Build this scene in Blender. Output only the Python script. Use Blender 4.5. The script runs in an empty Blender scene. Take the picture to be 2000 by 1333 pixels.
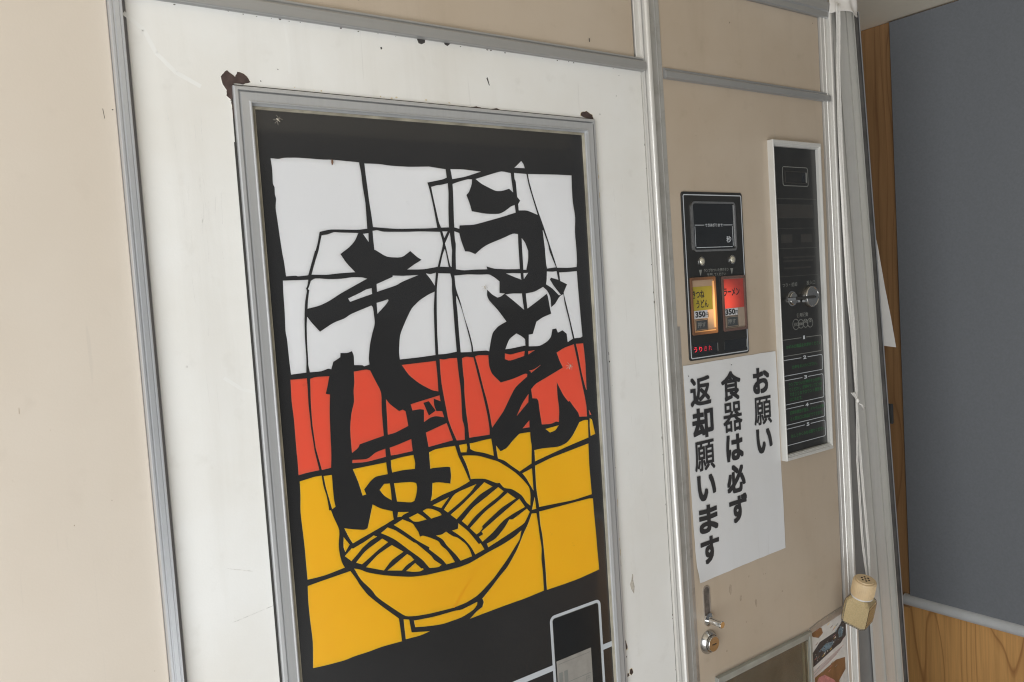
import bpy, bmesh, math, random
from mathutils import Matrix, Vector

random.seed(7)
scene = bpy.context.scene
COL = scene.collection
rad = math.radians

# ------------------------------------------------------------------ camera
cam_data = bpy.data.cameras.new("camera")
cam_data.sensor_width = 36.0
cam_data.lens = 28.62
cam_data.clip_start = 0.02
cam_data.clip_end = 500.0
cam = bpy.data.objects.new("camera", cam_data)
COL.objects.link(cam)
CAM_Z = 1.4
right = Vector((0.8064984, -0.58763519, -0.0651553))
up = Vector((0.08815786, 0.01055279, 0.99605062))
back = Vector((-0.58462683, -0.80905718, 0.06031547))
cam.matrix_world = Matrix(((right.x, up.x, back.x, 0), (right.y, up.y, back.y, 0),
                           (right.z, up.z, back.z, CAM_Z), (0, 0, 0, 1)))
scene.camera = cam

# ------------------------------------------------------------------ light
# the machine stands under a low roof: daylight reaches it from the open left
world = bpy.data.worlds.new("World")
scene.world = world
world.use_nodes = True
bg = world.node_tree.nodes["Background"]
bg.inputs["Color"].default_value = (0.93, 0.96, 1.0, 1)
bg.inputs["Strength"].default_value = 0.13


def area_light(name, loc, target, sx, sy, watts, color):
    d = bpy.data.lights.new(name, 'AREA')
    d.shape = 'RECTANGLE'
    d.size, d.size_y = sx, sy
    d.energy = watts
    d.color = color
    o = bpy.data.objects.new(name, d)
    COL.objects.link(o)
    o.location = loc
    o.rotation_euler = (Vector(loc) - Vector(target)).to_track_quat('Z', 'Y').to_euler()
    return o


area_light("open_side_daylight", (-0.98, -0.22, 1.06), (0.40, 0.74, 1.12), 1.0, 1.6, 27.5, (0.955, 0.98, 1.0))
area_light("sunlit_pavement_bounce", (0.1, -1.1, 0.06), (0.3, -0.9, 1.2), 2.2, 1.4, 36.0, (0.95, 0.97, 0.98))  # added lamp just above the floor, brightens the ceiling and lower parts

scene.view_settings.view_transform = 'Standard'
scene.view_settings.look = 'None'
scene.view_settings.exposure = -0.08
scene.view_settings.gamma = 1.0
scene.view_settings.use_curve_mapping = False
scene.render.engine = 'CYCLES'
scene.cycles.use_denoising = True
scene.cycles.max_bounces = 8
scene.cycles.filter_width = 1.15
scene.cycles.transparent_max_bounces = 12

# ------------------------------------------------------------------ tables
# outlines on the machine's front plane: millimetres to the right of the
# viewer (u) and above eye height (v)
WHITE_PANES = [
 [(274.4,137.2),(281.6,136.7),(286.8,138.1),(300.8,138.8),(326.7,138.0),(335.9,138.3),(363.2,136.9),(364.7,126.0),(365.1,113.7),(366.9,97.8),(366.7,71.7),(356.7,70.7),(327.5,71.4),(316.4,69.1),(313.7,58.9),(310.8,51.3),(310.2,51.1),(301.5,28.2),(291.3,27.5),(289.8,28.3),(280.0,28.1),(279.1,42.6),(278.3,47.9),(277.1,63.7),(276.2,78.6),(275.2,91.8),(276.6,100.1),(275.6,104.2),(276.0,110.8),(274.5,113.6),(275.2,126.4)],
 [(369.2,136.0),(384.7,136.2),(397.7,134.9),(418.2,134.5),(441.6,135.6),(442.5,135.7),(462.9,133.6),(463.5,124.9),(458.9,122.9),(439.5,119.1),(441.6,111.7),(444.6,95.0),(447.6,72.1),(435.1,71.7),(443.9,71.6),(399.5,71.3),(373.5,73.3),(372.6,85.5),(371.3,99.6),(370.5,113.8),(369.6,126.1)],
 [(469.3,134.0),(484.6,134.3),(507.7,132.6),(487.4,126.5),(470.7,123.5)],
 [(444.0,114.7),(451.8,116.8),(454.6,116.8),(464.4,119.0),(464.6,108.4),(463.0,93.3),(462.0,72.4),(452.6,72.3),(450.3,78.1),(447.3,95.0),(445.4,105.3)],
 [(470.6,118.4),(476.7,120.5),(489.5,123.9),(495.6,123.9),(494.8,118.6),(490.7,110.3),(487.0,106.9),(490.3,98.3),(492.5,89.6),(511.1,86.8),(529.1,86.8),(536.7,89.8),(545.8,95.4),(550.9,96.9),(551.5,88.4),(530.0,82.9),(508.0,78.0),(493.6,74.9),(475.7,74.5),(474.9,70.9),(469.1,72.4),(469.5,85.7),(470.6,108.5)],
 [(500.6,124.5),(521.8,130.5),(535.4,134.1),(548.2,132.3),(548.7,122.8),(549.8,111.1),(544.9,115.0),(534.2,112.1),(526.3,111.9),(508.9,118.9),(503.3,122.6)],
 [(554.0,138.5),(559.7,142.7),(564.0,146.3),(567.2,142.5),(568.2,138.5)],
 [(553.2,132.7),(570.2,132.0),(572.4,119.4),(577.0,104.3),(582.7,86.0),(568.2,91.0),(556.4,90.9),(556.1,98.0),(559.2,102.0),(555.4,106.0),(554.9,123.0),(553.3,126.0)],
 [(572.8,132.1),(616.3,132.7),(637.2,132.5),(636.6,117.8),(636.5,102.0),(639.2,82.9),(637.1,66.0),(638.0,41.6),(637.6,29.6),(636.5,24.3),(623.2,23.7),(606.9,24.6),(603.6,34.8),(590.8,72.6),(583.7,91.1),(578.0,108.4),(573.7,124.5)],
 [(589.1,68.3),(595.2,53.0),(596.4,44.4),(604.9,25.1),(592.1,24.1),(591.1,29.0),(590.6,42.4),(590.7,46.8),(589.7,59.2)],
 [(468.8,68.1),(474.5,66.4),(476.1,58.5),(480.3,46.7),(486.6,46.0),(493.4,43.2),(502.1,49.3),(510.7,53.5),(533.1,60.5),(545.9,65.1),(552.7,64.3),(552.2,47.7),(552.4,45.4),(552.3,24.9),(534.5,25.3),(517.5,26.5),(506.9,29.6),(507.8,26.3),(491.3,26.6),(477.4,26.2),(467.6,27.8),(468.4,43.5),(469.1,49.5),(469.6,55.4),(468.8,59.1)],
 [(558.0,59.2),(562.1,54.6),(565.2,46.4),(565.7,45.1),(564.9,34.9),(561.4,23.8),(557.6,24.0),(557.7,41.2),(557.7,47.6)],
 [(453.9,68.2),(460.0,68.2),(455.6,61.6)],
 [(372.7,69.5),(377.4,70.3),(384.1,68.5),(412.7,68.2),(426.3,68.5),(450.6,67.8),(453.6,55.5),(449.8,45.2),(451.9,50.6),(444.8,31.3),(427.3,29.1),(408.5,29.7),(417.1,34.7),(426.2,39.1),(421.4,42.0),(413.6,48.6),(403.1,42.0),(386.3,43.0),(373.5,50.9),(373.1,50.7),(372.6,62.3)],
 [(362.0,66.7),(367.6,67.3),(367.2,58.9)],
 [(318.4,65.8),(324.4,66.5),(331.0,68.8),(337.5,68.2),(356.7,67.6),(352.5,60.0),(346.2,54.0),(336.0,47.4),(341.5,38.5),(350.2,29.2),(333.1,28.8),(320.1,27.8),(305.1,28.6),(309.3,40.0),(313.2,49.3),(314.0,51.2),(316.2,58.9)],
 [(455.1,49.6),(456.3,44.8),(458.3,30.5),(448.0,31.3),(451.8,43.0)],
 [(462.7,66.7),(463.3,58.2),(463.9,47.7),(463.8,47.5),(461.9,30.4),(460.6,31.8),(457.7,47.6),(457.4,49.8),(456.0,55.5)],
 [(276.6,24.2),(292.7,24.0),(301.2,23.9),(299.8,18.2),(298.3,15.7),(299.0,13.6),(296.4,3.9),(294.4,-11.2),(293.2,-31.6),(293.1,-45.3),(292.9,-53.2),(291.8,-63.8),(277.0,-64.0),(276.5,-54.0),(276.1,-38.8),(276.0,-31.0),(275.0,-23.3),(275.9,-4.9),(276.0,13.5)],
 [(303.8,22.7),(308.0,25.1),(322.5,23.6),(334.6,23.3),(347.0,24.5),(357.5,23.8),(362.5,22.3),(346.2,15.1),(331.4,8.4),(320.7,2.5),(310.3,-1.4),(298.4,-3.4),(299.6,5.4),(301.5,13.9),(300.4,15.2),(302.0,18.1)],
 [(340.7,3.9),(354.3,8.9),(360.4,11.7),(366.6,12.7),(366.7,6.9),(353.9,3.6),(342.6,0.5)],
 [(372.6,16.5),(391.1,22.9),(391.4,24.2),(403.6,23.4),(421.0,23.6),(401.1,17.4),(394.6,14.1),(372.5,8.8)],
 [(371.1,-2.3),(378.2,-0.9),(383.8,0.5),(384.2,-0.8),(381.4,-4.3),(371.2,-13.1)],
 [(430.4,24.8),(435.5,23.8),(442.1,25.1),(439.7,11.9),(435.1,19.1)],
 [(297.3,-11.2),(301.7,-17.8),(308.9,-26.2),(323.6,-18.5),(335.1,-15.5),(342.0,-11.6),(364.9,-4.6),(366.5,-6.5),(367.3,-20.0),(366.7,-24.5),(363.6,-32.3),(359.9,-43.7),(357.6,-57.2),(357.9,-63.0),(352.1,-64.2),(350.8,-63.0),(341.7,-61.9),(342.1,-52.5),(340.4,-47.9),(335.1,-49.4),(328.1,-48.7),(327.4,-52.8),(319.9,-56.4),(317.2,-63.4),(314.3,-62.3),(306.8,-64.3),(295.6,-63.9),(294.6,-56.8),(294.9,-53.1),(295.2,-36.9),(296.1,-19.9)],
 [(438.9,5.3),(436.4,-11.9),(435.1,-40.1),(434.5,-61.1),(413.4,-61.6),(392.5,-61.5),(392.1,-54.0),(394.5,-36.7),(401.8,-23.5),(410.3,-10.2),(420.4,-2.5),(431.6,2.9)],
 [(445.3,24.4),(459.6,23.6),(461.2,17.5),(460.4,5.6),(460.4,-12.5),(460.5,-34.6),(461.0,-60.1),(447.6,-61.2),(438.3,-60.8),(438.5,-57.5),(438.8,-40.5),(440.0,-16.9),(442.1,8.5)],
 [(465.1,21.2),(481.7,21.8),(497.9,20.8),(509.8,20.8),(516.7,17.1),(523.0,12.3),(522.0,-0.5),(529.2,-1.4),(523.5,-4.6),(519.1,-5.4),(512.7,-2.0),(505.8,4.3),(504.9,-2.6),(507.4,-8.1),(517.5,-18.2),(528.9,-32.8),(517.2,-37.1),(509.4,-43.4),(506.4,-51.1),(502.9,-63.7),(499.4,-62.4),(482.4,-61.9),(482.3,-55.8),(478.9,-39.9),(473.5,-22.1),(470.2,-6.4),(465.6,7.3)],
 [(465.5,-0.9),(467.9,-6.3),(470.7,-14.2),(475.0,-31.9),(480.0,-54.7),(480.0,-62.3),(466.3,-61.3),(465.8,-38.9),(465.8,-17.7),(465.2,-8.0)],
 [(532.9,20.7),(541.6,20.8),(552.8,20.1),(553.3,13.0),(543.7,16.4)],
 [(557.3,20.1),(563.7,20.2),(557.4,13.8)],
 [(530.4,-2.5),(539.7,-2.0),(552.9,-2.7),(553.5,-11.4),(554.6,-21.1),(541.5,-10.7)],
 [(558.9,-3.0),(571.6,-1.7),(584.0,3.1),(590.0,-1.6),(594.1,-9.6),(594.1,-21.1),(600.8,-17.3),(606.8,-10.3),(611.1,-7.4),(613.9,-7.1),(614.5,-17.1),(619.7,-37.6),(624.2,-60.3),(616.3,-63.4),(615.4,-53.7),(609.2,-49.0),(602.2,-51.1),(599.9,-46.1),(593.8,-46.7),(591.1,-55.4),(585.3,-60.1),(573.8,-64.5),(558.2,-63.3),(559.3,-50.1),(565.2,-49.6),(571.5,-36.1),(581.0,-31.7),(593.9,-28.4),(592.5,-21.0),(590.8,-8.4),(589.1,-4.7),(574.6,-12.6),(559.8,-20.1),(559.2,-11.7)],
 [(591.5,20.7),(599.8,20.1),(605.5,20.6),(607.4,10.4),(596.6,13.4),(594.7,11.4),(599.8,3.6),(610.0,-7.6),(607.0,-7.7),(598.2,0.6),(589.0,6.0),(590.4,11.4)],
 [(609.8,18.9),(622.8,18.9),(636.5,19.5),(636.8,1.8),(637.8,-25.0),(639.1,-58.9),(636.1,-60.1),(627.0,-60.1),(621.4,-34.5),(614.7,-6.0),(614.8,-4.5),(620.6,4.5),(610.4,8.9)],
 [(541.7,-47.3),(548.4,-50.7),(553.2,-54.7),(553.2,-61.9),(532.3,-63.5),(525.4,-63.6),(527.7,-59.0),(531.9,-52.3)]]
RED_PANES = [
 [(276.0,-68.8),(292.0,-69.3),(291.9,-81.3),(291.4,-95.0),(292.0,-108.9),(292.0,-116.7),(293.6,-135.1),(293.7,-138.8),(297.0,-158.7),(284.8,-158.9),(276.3,-159.7),(276.4,-141.0),(276.2,-140.8),(276.2,-104.9),(275.3,-89.4)],
 [(295.3,-70.2),(300.1,-69.0),(314.6,-69.8),(312.2,-78.7),(309.6,-86.3),(313.9,-87.6),(312.0,-104.8),(311.0,-129.2),(310.4,-146.9),(309.0,-158.5),(299.7,-159.0),(295.9,-140.1),(295.3,-137.1),(293.8,-113.5),(294.0,-93.7)],
 [(340.7,-68.3),(353.8,-67.5),(358.1,-68.9),(362.7,-79.3),(368.8,-92.3),(367.5,-110.8),(367.7,-136.4),(340.9,-140.7),(339.1,-144.0),(332.1,-147.9),(331.9,-132.5),(332.3,-121.9),(334.9,-108.0),(338.7,-97.9),(338.8,-87.2),(340.5,-78.5)],
 [(373.4,-100.2),(377.5,-105.8),(387.1,-114.0),(391.3,-113.2),(394.3,-115.0),(395.3,-122.1),(396.3,-130.7),(380.2,-135.6),(372.5,-136.1),(373.0,-120.7)],
 [(394.1,-67.3),(434.5,-67.3),(435.0,-82.1),(434.9,-99.7),(427.7,-97.8),(413.3,-89.0),(401.5,-78.8)],
 [(401.1,-108.8),(435.9,-104.1),(436.7,-110.4),(428.6,-106.5),(428.5,-113.6),(430.7,-120.1),(437.8,-121.1),(439.7,-128.1),(429.8,-125.2),(423.2,-125.7),(415.3,-129.3),(416.2,-116.6),(411.1,-115.3),(402.6,-115.5)],
 [(416.5,-140.8),(442.3,-134.5),(448.5,-154.0),(418.5,-156.3),(417.9,-151.0)],
 [(373.4,-149.7),(384.3,-147.8),(398.6,-144.8),(399.2,-157.3),(381.4,-158.0),(374.2,-157.7)],
 [(332.0,-154.9),(346.4,-156.8),(350.4,-155.8),(357.6,-151.6),(368.3,-149.8),(368.3,-158.0),(346.1,-159.6),(331.7,-157.9)],
 [(439.5,-65.9),(445.0,-67.0),(451.7,-66.2),(460.7,-66.8),(460.9,-70.5),(461.3,-80.2),(462.9,-101.7),(462.0,-133.7),(464.3,-141.9),(463.5,-155.9),(453.5,-155.1),(448.8,-143.4),(444.7,-131.2),(443.7,-123.3),(441.6,-107.7),(439.6,-92.2),(439.2,-76.9)],
 [(467.4,-67.8),(472.1,-66.6),(481.8,-68.3),(485.6,-86.8),(490.8,-110.2),(494.9,-132.6),(496.6,-148.8),(496.1,-155.5),(469.6,-154.7),(469.1,-139.7),(467.8,-126.7),(467.3,-105.2),(468.2,-93.6),(467.4,-81.9)],
 [(484.2,-67.6),(488.4,-66.5),(501.4,-67.8),(501.4,-79.7),(504.5,-89.0),(515.8,-99.8),(533.3,-97.8),(550.0,-93.8),(553.2,-94.4),(552.7,-97.5),(535.0,-107.6),(525.2,-120.6),(516.8,-132.6),(500.3,-148.1),(498.5,-133.1),(496.1,-118.8),(491.6,-100.4),(487.8,-81.2)],
 [(524.2,-68.2),(531.7,-70.3),(540.6,-69.1),(551.5,-68.1),(550.4,-73.6),(529.9,-77.2),(523.7,-74.5)],
 [(557.2,-68.7),(566.2,-68.5),(556.6,-72.4)],
 [(556.0,-91.2),(563.2,-90.4),(573.7,-86.3),(559.0,-93.9),(558.5,-92.2)],
 [(557.5,-112.5),(564.4,-107.1),(580.7,-101.7),(606.4,-92.8),(602.2,-85.1),(598.3,-74.4),(610.3,-69.7),(625.0,-67.1),(628.5,-84.6),(634.4,-117.6),(636.5,-127.7),(638.9,-142.1),(638.8,-155.7),(627.2,-154.4),(625.6,-149.0),(618.5,-140.4),(613.5,-133.3),(611.4,-134.1),(604.4,-125.7),(595.6,-108.7),(595.1,-123.5),(596.7,-140.6),(594.9,-156.1),(591.2,-154.7),(583.0,-156.5),(569.8,-155.2),(568.0,-140.9),(567.0,-127.2),(565.0,-124.3),(558.6,-123.2)],
 [(628.6,-66.9),(639.6,-67.2),(640.4,-75.0),(641.4,-92.4),(640.6,-123.8),(638.7,-118.2),(634.4,-100.3),(631.2,-78.4)],
 [(553.2,-117.6),(552.1,-126.7),(534.9,-140.0),(543.5,-127.1)],
 [(551.8,-147.9),(551.5,-155.6),(541.9,-155.4)],
 [(642.7,-148.6),(645.8,-154.5),(643.7,-154.6)]]
YELLOW_PANES = [
 [(276.9,-165.9),(291.6,-164.1),(298.8,-164.4),(299.8,-174.8),(302.5,-185.9),(303.7,-199.5),(305.5,-199.7),(307.7,-207.3),(312.8,-220.9),(310.5,-234.6),(310.7,-243.6),(312.3,-252.9),(315.0,-258.8),(296.9,-261.0),(287.7,-261.2),(276.7,-260.8),(276.5,-243.5),(276.5,-230.8),(276.0,-215.9),(275.1,-195.0),(276.6,-178.9)],
 [(301.0,-165.2),(309.3,-165.6),(309.2,-178.4),(309.4,-189.9),(310.4,-197.1),(307.0,-198.9),(304.3,-186.3),(302.0,-175.2)],
 [(331.6,-164.0),(368.1,-163.8),(368.9,-175.9),(355.1,-175.8),(348.8,-179.8),(341.9,-186.4),(343.7,-191.8),(339.9,-192.1),(336.3,-177.4)],
 [(373.8,-162.5),(386.7,-161.5),(399.8,-161.6),(401.2,-170.6),(400.2,-176.2),(386.6,-175.0),(374.3,-175.2),(373.6,-168.9)],
 [(358.8,-190.3),(364.3,-185.1),(370.5,-185.9),(371.1,-194.3),(371.1,-203.3),(363.3,-197.3)],
 [(375.4,-186.6),(394.9,-188.9),(400.5,-191.2),(401.4,-195.6),(399.4,-204.6),(396.9,-209.3),(393.1,-210.2),(377.3,-205.9),(376.2,-195.3)],
 [(317.9,-220.2),(324.8,-222.7),(339.0,-226.8),(342.5,-225.8),(345.7,-216.5),(347.8,-209.7),(350.0,-203.3),(358.3,-209.2),(371.0,-214.6),(371.8,-223.2),(361.9,-226.5),(341.5,-232.4),(325.5,-237.1),(322.2,-231.1)],
 [(316.5,-229.0),(321.9,-237.5),(316.9,-243.7),(315.4,-238.4)],
 [(406.0,-221.9),(411.0,-220.3),(417.9,-222.3),(426.2,-227.4),(428.2,-230.9),(415.4,-232.0),(412.0,-228.2)],
 [(377.5,-216.9),(389.8,-219.4),(382.8,-220.9),(381.2,-222.4),(376.5,-221.9)],
 [(418.2,-218.5),(438.5,-214.0),(428.2,-223.5),(421.3,-220.1)],
 [(426.0,-160.1),(438.1,-160.0),(450.7,-160.4),(453.5,-171.3),(459.8,-185.6),(466.0,-201.7),(461.0,-203.5),(449.2,-206.9),(432.2,-209.3),(416.4,-213.5),(418.5,-207.6),(420.1,-195.0),(427.8,-195.5),(441.9,-199.8),(443.5,-191.2),(443.1,-182.4),(440.1,-181.1),(423.6,-179.4),(418.7,-179.4),(418.7,-169.4),(418.7,-162.0)],
 [(456.1,-160.5),(465.3,-160.6),(466.1,-165.1),(464.5,-169.7),(457.7,-168.8)],
 [(469.7,-160.8),(474.5,-161.1),(487.6,-160.2),(497.8,-160.2),(498.9,-168.6),(499.8,-179.8),(486.5,-174.0),(474.9,-170.5),(470.0,-167.2)],
 [(504.0,-169.2),(509.2,-176.3),(518.0,-174.3),(526.0,-167.9),(536.6,-160.9),(539.2,-160.8),(551.9,-161.3),(551.9,-170.1),(553.0,-177.5),(551.0,-197.4),(533.8,-203.6),(522.5,-194.9),(514.4,-187.9),(505.5,-183.8),(504.4,-175.5)],
 [(459.1,-172.7),(465.4,-173.3),(479.2,-176.0),(488.4,-179.8),(504.7,-186.7),(516.3,-194.8),(528.1,-204.1),(538.0,-214.2),(545.6,-224.0),(546.8,-232.6),(545.4,-245.3),(540.4,-240.6),(534.8,-231.2),(521.7,-221.4),(510.7,-218.2),(505.2,-211.0),(501.5,-211.1),(486.5,-202.9),(472.5,-200.3),(467.9,-199.9),(466.2,-191.7),(463.0,-181.3)],
 [(537.4,-206.4),(551.2,-203.2),(551.4,-228.8),(547.1,-221.2),(542.6,-213.0)],
 [(556.3,-201.0),(580.8,-195.9),(638.4,-188.6),(637.7,-215.7),(639.0,-250.9),(609.2,-252.2),(558.5,-249.6),(555.8,-227.0)],
 [(552.6,-237.4),(553.6,-250.7),(547.7,-250.8)],
 [(431.6,-226.0),(446.3,-211.3),(474.3,-206.6),(466.8,-213.5),(454.6,-220.9),(436.1,-229.9)],
 [(439.4,-233.1),(454.2,-225.7),(472.5,-214.6),(485.0,-206.6),(495.2,-213.3),(478.1,-218.7),(464.5,-226.9),(446.2,-239.5)],
 [(452.8,-243.1),(468.9,-230.7),(484.8,-224.1),(503.0,-215.6),(509.8,-221.6),(501.5,-226.5),(485.2,-233.2),(469.1,-241.7),(459.4,-249.5)],
 [(462.4,-252.9),(483.6,-238.9),(501.1,-231.5),(515.2,-224.4),(525.7,-233.0),(505.3,-239.4),(487.6,-248.8),(478.1,-254.2),(478.3,-256.7),(474.1,-260.3),(470.1,-261.4)],
 [(473.1,-265.1),(478.9,-263.4),(477.1,-260.0),(498.4,-249.6),(522.8,-238.0),(530.7,-234.5),(537.8,-245.3),(520.7,-249.4),(506.6,-254.0),(491.1,-264.7),(477.4,-271.3)],
 [(483.0,-274.9),(495.3,-272.3),(508.4,-262.5),(515.2,-254.9),(520.1,-255.9),(540.5,-247.9),(544.0,-252.3),(536.0,-263.6),(522.9,-267.9),(507.6,-272.6),(484.5,-279.3)],
 [(626.7,-160.8),(634.7,-159.3),(639.9,-160.2),(639.5,-170.6),(639.1,-181.4),(615.0,-185.2),(587.0,-190.1),(556.7,-195.9),(556.8,-182.9),(567.6,-182.8),(592.9,-185.0),(605.4,-182.5),(614.3,-175.9),(622.0,-166.8)],
 [(643.4,-158.6),(646.5,-160.7),(648.3,-169.7),(650.2,-178.8),(643.1,-179.9),(642.5,-168.8)],
 [(574.6,-161.2),(594.2,-159.9),(589.0,-165.0),(580.9,-166.2)],
 [(558.1,-255.0),(589.6,-255.1),(634.6,-255.2),(640.3,-256.4),(640.8,-277.0),(642.0,-299.4),(642.5,-321.0),(643.5,-345.3),(610.0,-348.2),(589.0,-348.6),(561.9,-348.5),(561.9,-322.7),(561.2,-299.1),(560.3,-282.0),(558.2,-269.6)],
 [(547.0,-255.0),(553.4,-255.9),(555.0,-268.9),(555.9,-282.0),(557.9,-298.3),(556.3,-310.6),(557.2,-323.6),(557.2,-348.1),(529.0,-349.8),(503.8,-349.9),(479.3,-350.5),(454.9,-351.3),(464.2,-345.7),(471.5,-343.2),(473.7,-338.3),(472.3,-333.9),(483.7,-325.9),(499.3,-313.8),(508.4,-307.9),(523.6,-291.1),(533.8,-274.8),(541.0,-265.7)],
 [(325.0,-262.5),(330.7,-264.7),(339.0,-270.2),(358.3,-278.2),(386.5,-287.1),(404.4,-289.9),(431.8,-291.4),(448.8,-291.8),(460.5,-290.7),(484.6,-284.7),(504.4,-280.8),(521.0,-276.0),(530.5,-271.2),(527.6,-280.4),(521.4,-286.4),(507.9,-299.6),(488.1,-315.9),(471.7,-325.7),(464.4,-329.2),(451.2,-332.5),(434.0,-333.5),(436.3,-333.6),(406.4,-331.5),(388.3,-329.1),(377.0,-326.1),(367.3,-317.3),(351.3,-302.0),(345.8,-295.9),(342.3,-289.4),(330.8,-275.3)],
 [(276.3,-267.0),(287.3,-266.0),(320.6,-263.8),(326.1,-273.2),(329.4,-280.4),(337.1,-292.6),(350.8,-307.5),(369.2,-325.9),(370.1,-336.5),(370.8,-350.4),(348.4,-349.0),(332.4,-349.5),(317.8,-349.1),(308.2,-349.9),(289.5,-348.7),(275.0,-347.0),(277.0,-321.6),(275.9,-299.3),(275.6,-281.6)],
 [(374.7,-328.4),(380.8,-330.7),(381.7,-338.1),(382.6,-344.8),(403.8,-349.9),(392.9,-351.1),(375.5,-349.7),(375.0,-339.9)],
 [(386.4,-333.3),(395.3,-334.5),(411.5,-336.4),(436.0,-337.2),(445.0,-338.6),(465.0,-335.7),(464.5,-338.7),(459.7,-342.9),(444.3,-346.9),(421.6,-347.1),(412.9,-346.0),(400.0,-343.6),(387.4,-340.6)],
 [(316.1,-247.8),(324.2,-241.7),(325.3,-242.4),(339.0,-238.3),(348.6,-234.5),(352.0,-236.4),(344.0,-239.0),(335.2,-244.0),(328.9,-249.4),(322.5,-254.3)],
 [(327.4,-257.1),(338.2,-247.8),(357.6,-239.9),(363.7,-244.9),(351.6,-250.3),(340.9,-256.3),(333.4,-260.3)],
 [(337.7,-264.3),(351.2,-254.9),(362.7,-250.6),(367.7,-249.0),(380.1,-258.8),(366.0,-264.2),(356.6,-272.5)],
 [(360.8,-273.6),(369.0,-269.7),(384.3,-262.4),(388.1,-265.3),(391.6,-270.2),(382.0,-273.8),(376.8,-277.7)],
 [(381.7,-279.6),(392.8,-274.0),(399.5,-281.6),(401.4,-281.6),(401.7,-283.3),(397.5,-284.1),(389.4,-282.5)],
 [(356.5,-234.0),(364.5,-230.0),(372.8,-234.7),(383.6,-244.0),(392.8,-252.2),(395.0,-253.1),(412.4,-271.3),(414.9,-276.0),(423.7,-283.6),(419.7,-285.3),(409.1,-283.4),(401.2,-272.2),(386.9,-258.9),(372.8,-245.1),(364.6,-239.1)],
 [(371.5,-229.0),(382.0,-225.5),(385.8,-227.8),(393.1,-232.0),(395.9,-237.1),(399.1,-242.7),(399.6,-244.9),(400.5,-247.9),(404.2,-247.5),(412.2,-251.5),(422.0,-257.5),(424.9,-263.1),(431.5,-269.7),(436.6,-277.7),(440.4,-284.9),(429.8,-284.7),(425.1,-278.1),(410.3,-263.7),(410.9,-261.8),(397.4,-251.7),(381.5,-237.1)],
 [(419.7,-251.2),(427.2,-251.7),(432.2,-249.9),(440.3,-256.8),(445.9,-259.3),(455.9,-268.9),(460.3,-276.7),(462.4,-284.0),(447.7,-285.2),(442.5,-277.4),(431.9,-264.8),(427.7,-257.2)],
 [(389.2,-225.5),(399.8,-223.0),(405.0,-226.9),(409.7,-231.6),(400.0,-231.9),(394.2,-230.5)],
 [(439.7,-250.5),(447.4,-250.0),(448.4,-244.6),(459.8,-255.5),(472.5,-273.2),(474.6,-272.4),(479.0,-280.3),(466.9,-283.1),(461.9,-273.1),(454.6,-263.5),(445.0,-254.8)]]
INK_PATCH = [(415.9,-109.3),(422.4,-108.5),(429.7,-119.5),(421.2,-123.5)]
POSTER_CHARACTERS = [('お', 952.3, 990.0, -169.7, -132.3), ('願', 951.9, 992.0, -215.2, -174.4), ('い', 954.1, 990.6, -256.6, -220.5), ('食', 883.6, 925.2, -171.2, -130.0), ('器', 884.3, 925.3, -215.1, -173.7), ('は', 887.5, 924.5, -256.4, -219.2), ('必', 885.8, 925.9, -302.2, -262.0), ('ず', 887.9, 927.2, -344.6, -305.4), ('返', 820.2, 861.7, -170.0, -130.3), ('却', 821.5, 864.0, -214.1, -173.1), ('願', 822.6, 863.2, -258.9, -217.9), ('い', 825.0, 862.4, -300.1, -264.2), ('ま', 825.0, 863.4, -344.8, -306.7), ('す', 825.1, 863.0, -387.6, -350.4)]
RUST_PATCHES = [[(235.0,207.3),(236.9,210.0),(240.6,213.3),(243.8,211.0),(247.5,208.4),(250.2,212.8),(254.2,212.7),(258.6,209.1),(261.5,204.8),(254.5,202.2),(245.9,202.2),(244.6,197.0),(243.1,186.7),(238.7,191.1),(238.9,195.9),(236.1,200.7),(235.1,204.0)],[(656.9,203.8),(658.6,207.7),(666.4,209.5),(675.4,205.9),(677.0,200.7),(665.8,201.4)],[(676.8,-444.8),(680.2,-446.5),(681.6,-451.0),(682.5,-456.5),(678.8,-458.0),(676.9,-452.1)],[(684.7,-485.2),(687.9,-484.9),(689.7,-490.2),(686.8,-492.3),(683.9,-490.3)],[(679.9,-488.9),(682.2,-489.0),(682.7,-492.2),(680.1,-493.0)],[(500.6,201.6),(507.4,202.9),(515.6,201.1),(520.7,201.2),(534.5,202.6),(539.6,201.3),(527.5,200.3),(510.5,200.4)],[(242.2,185.5),(243.7,185.6),(244.1,180.0),(243.8,170.9),(242.7,171.9),(242.5,179.9)]]
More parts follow.
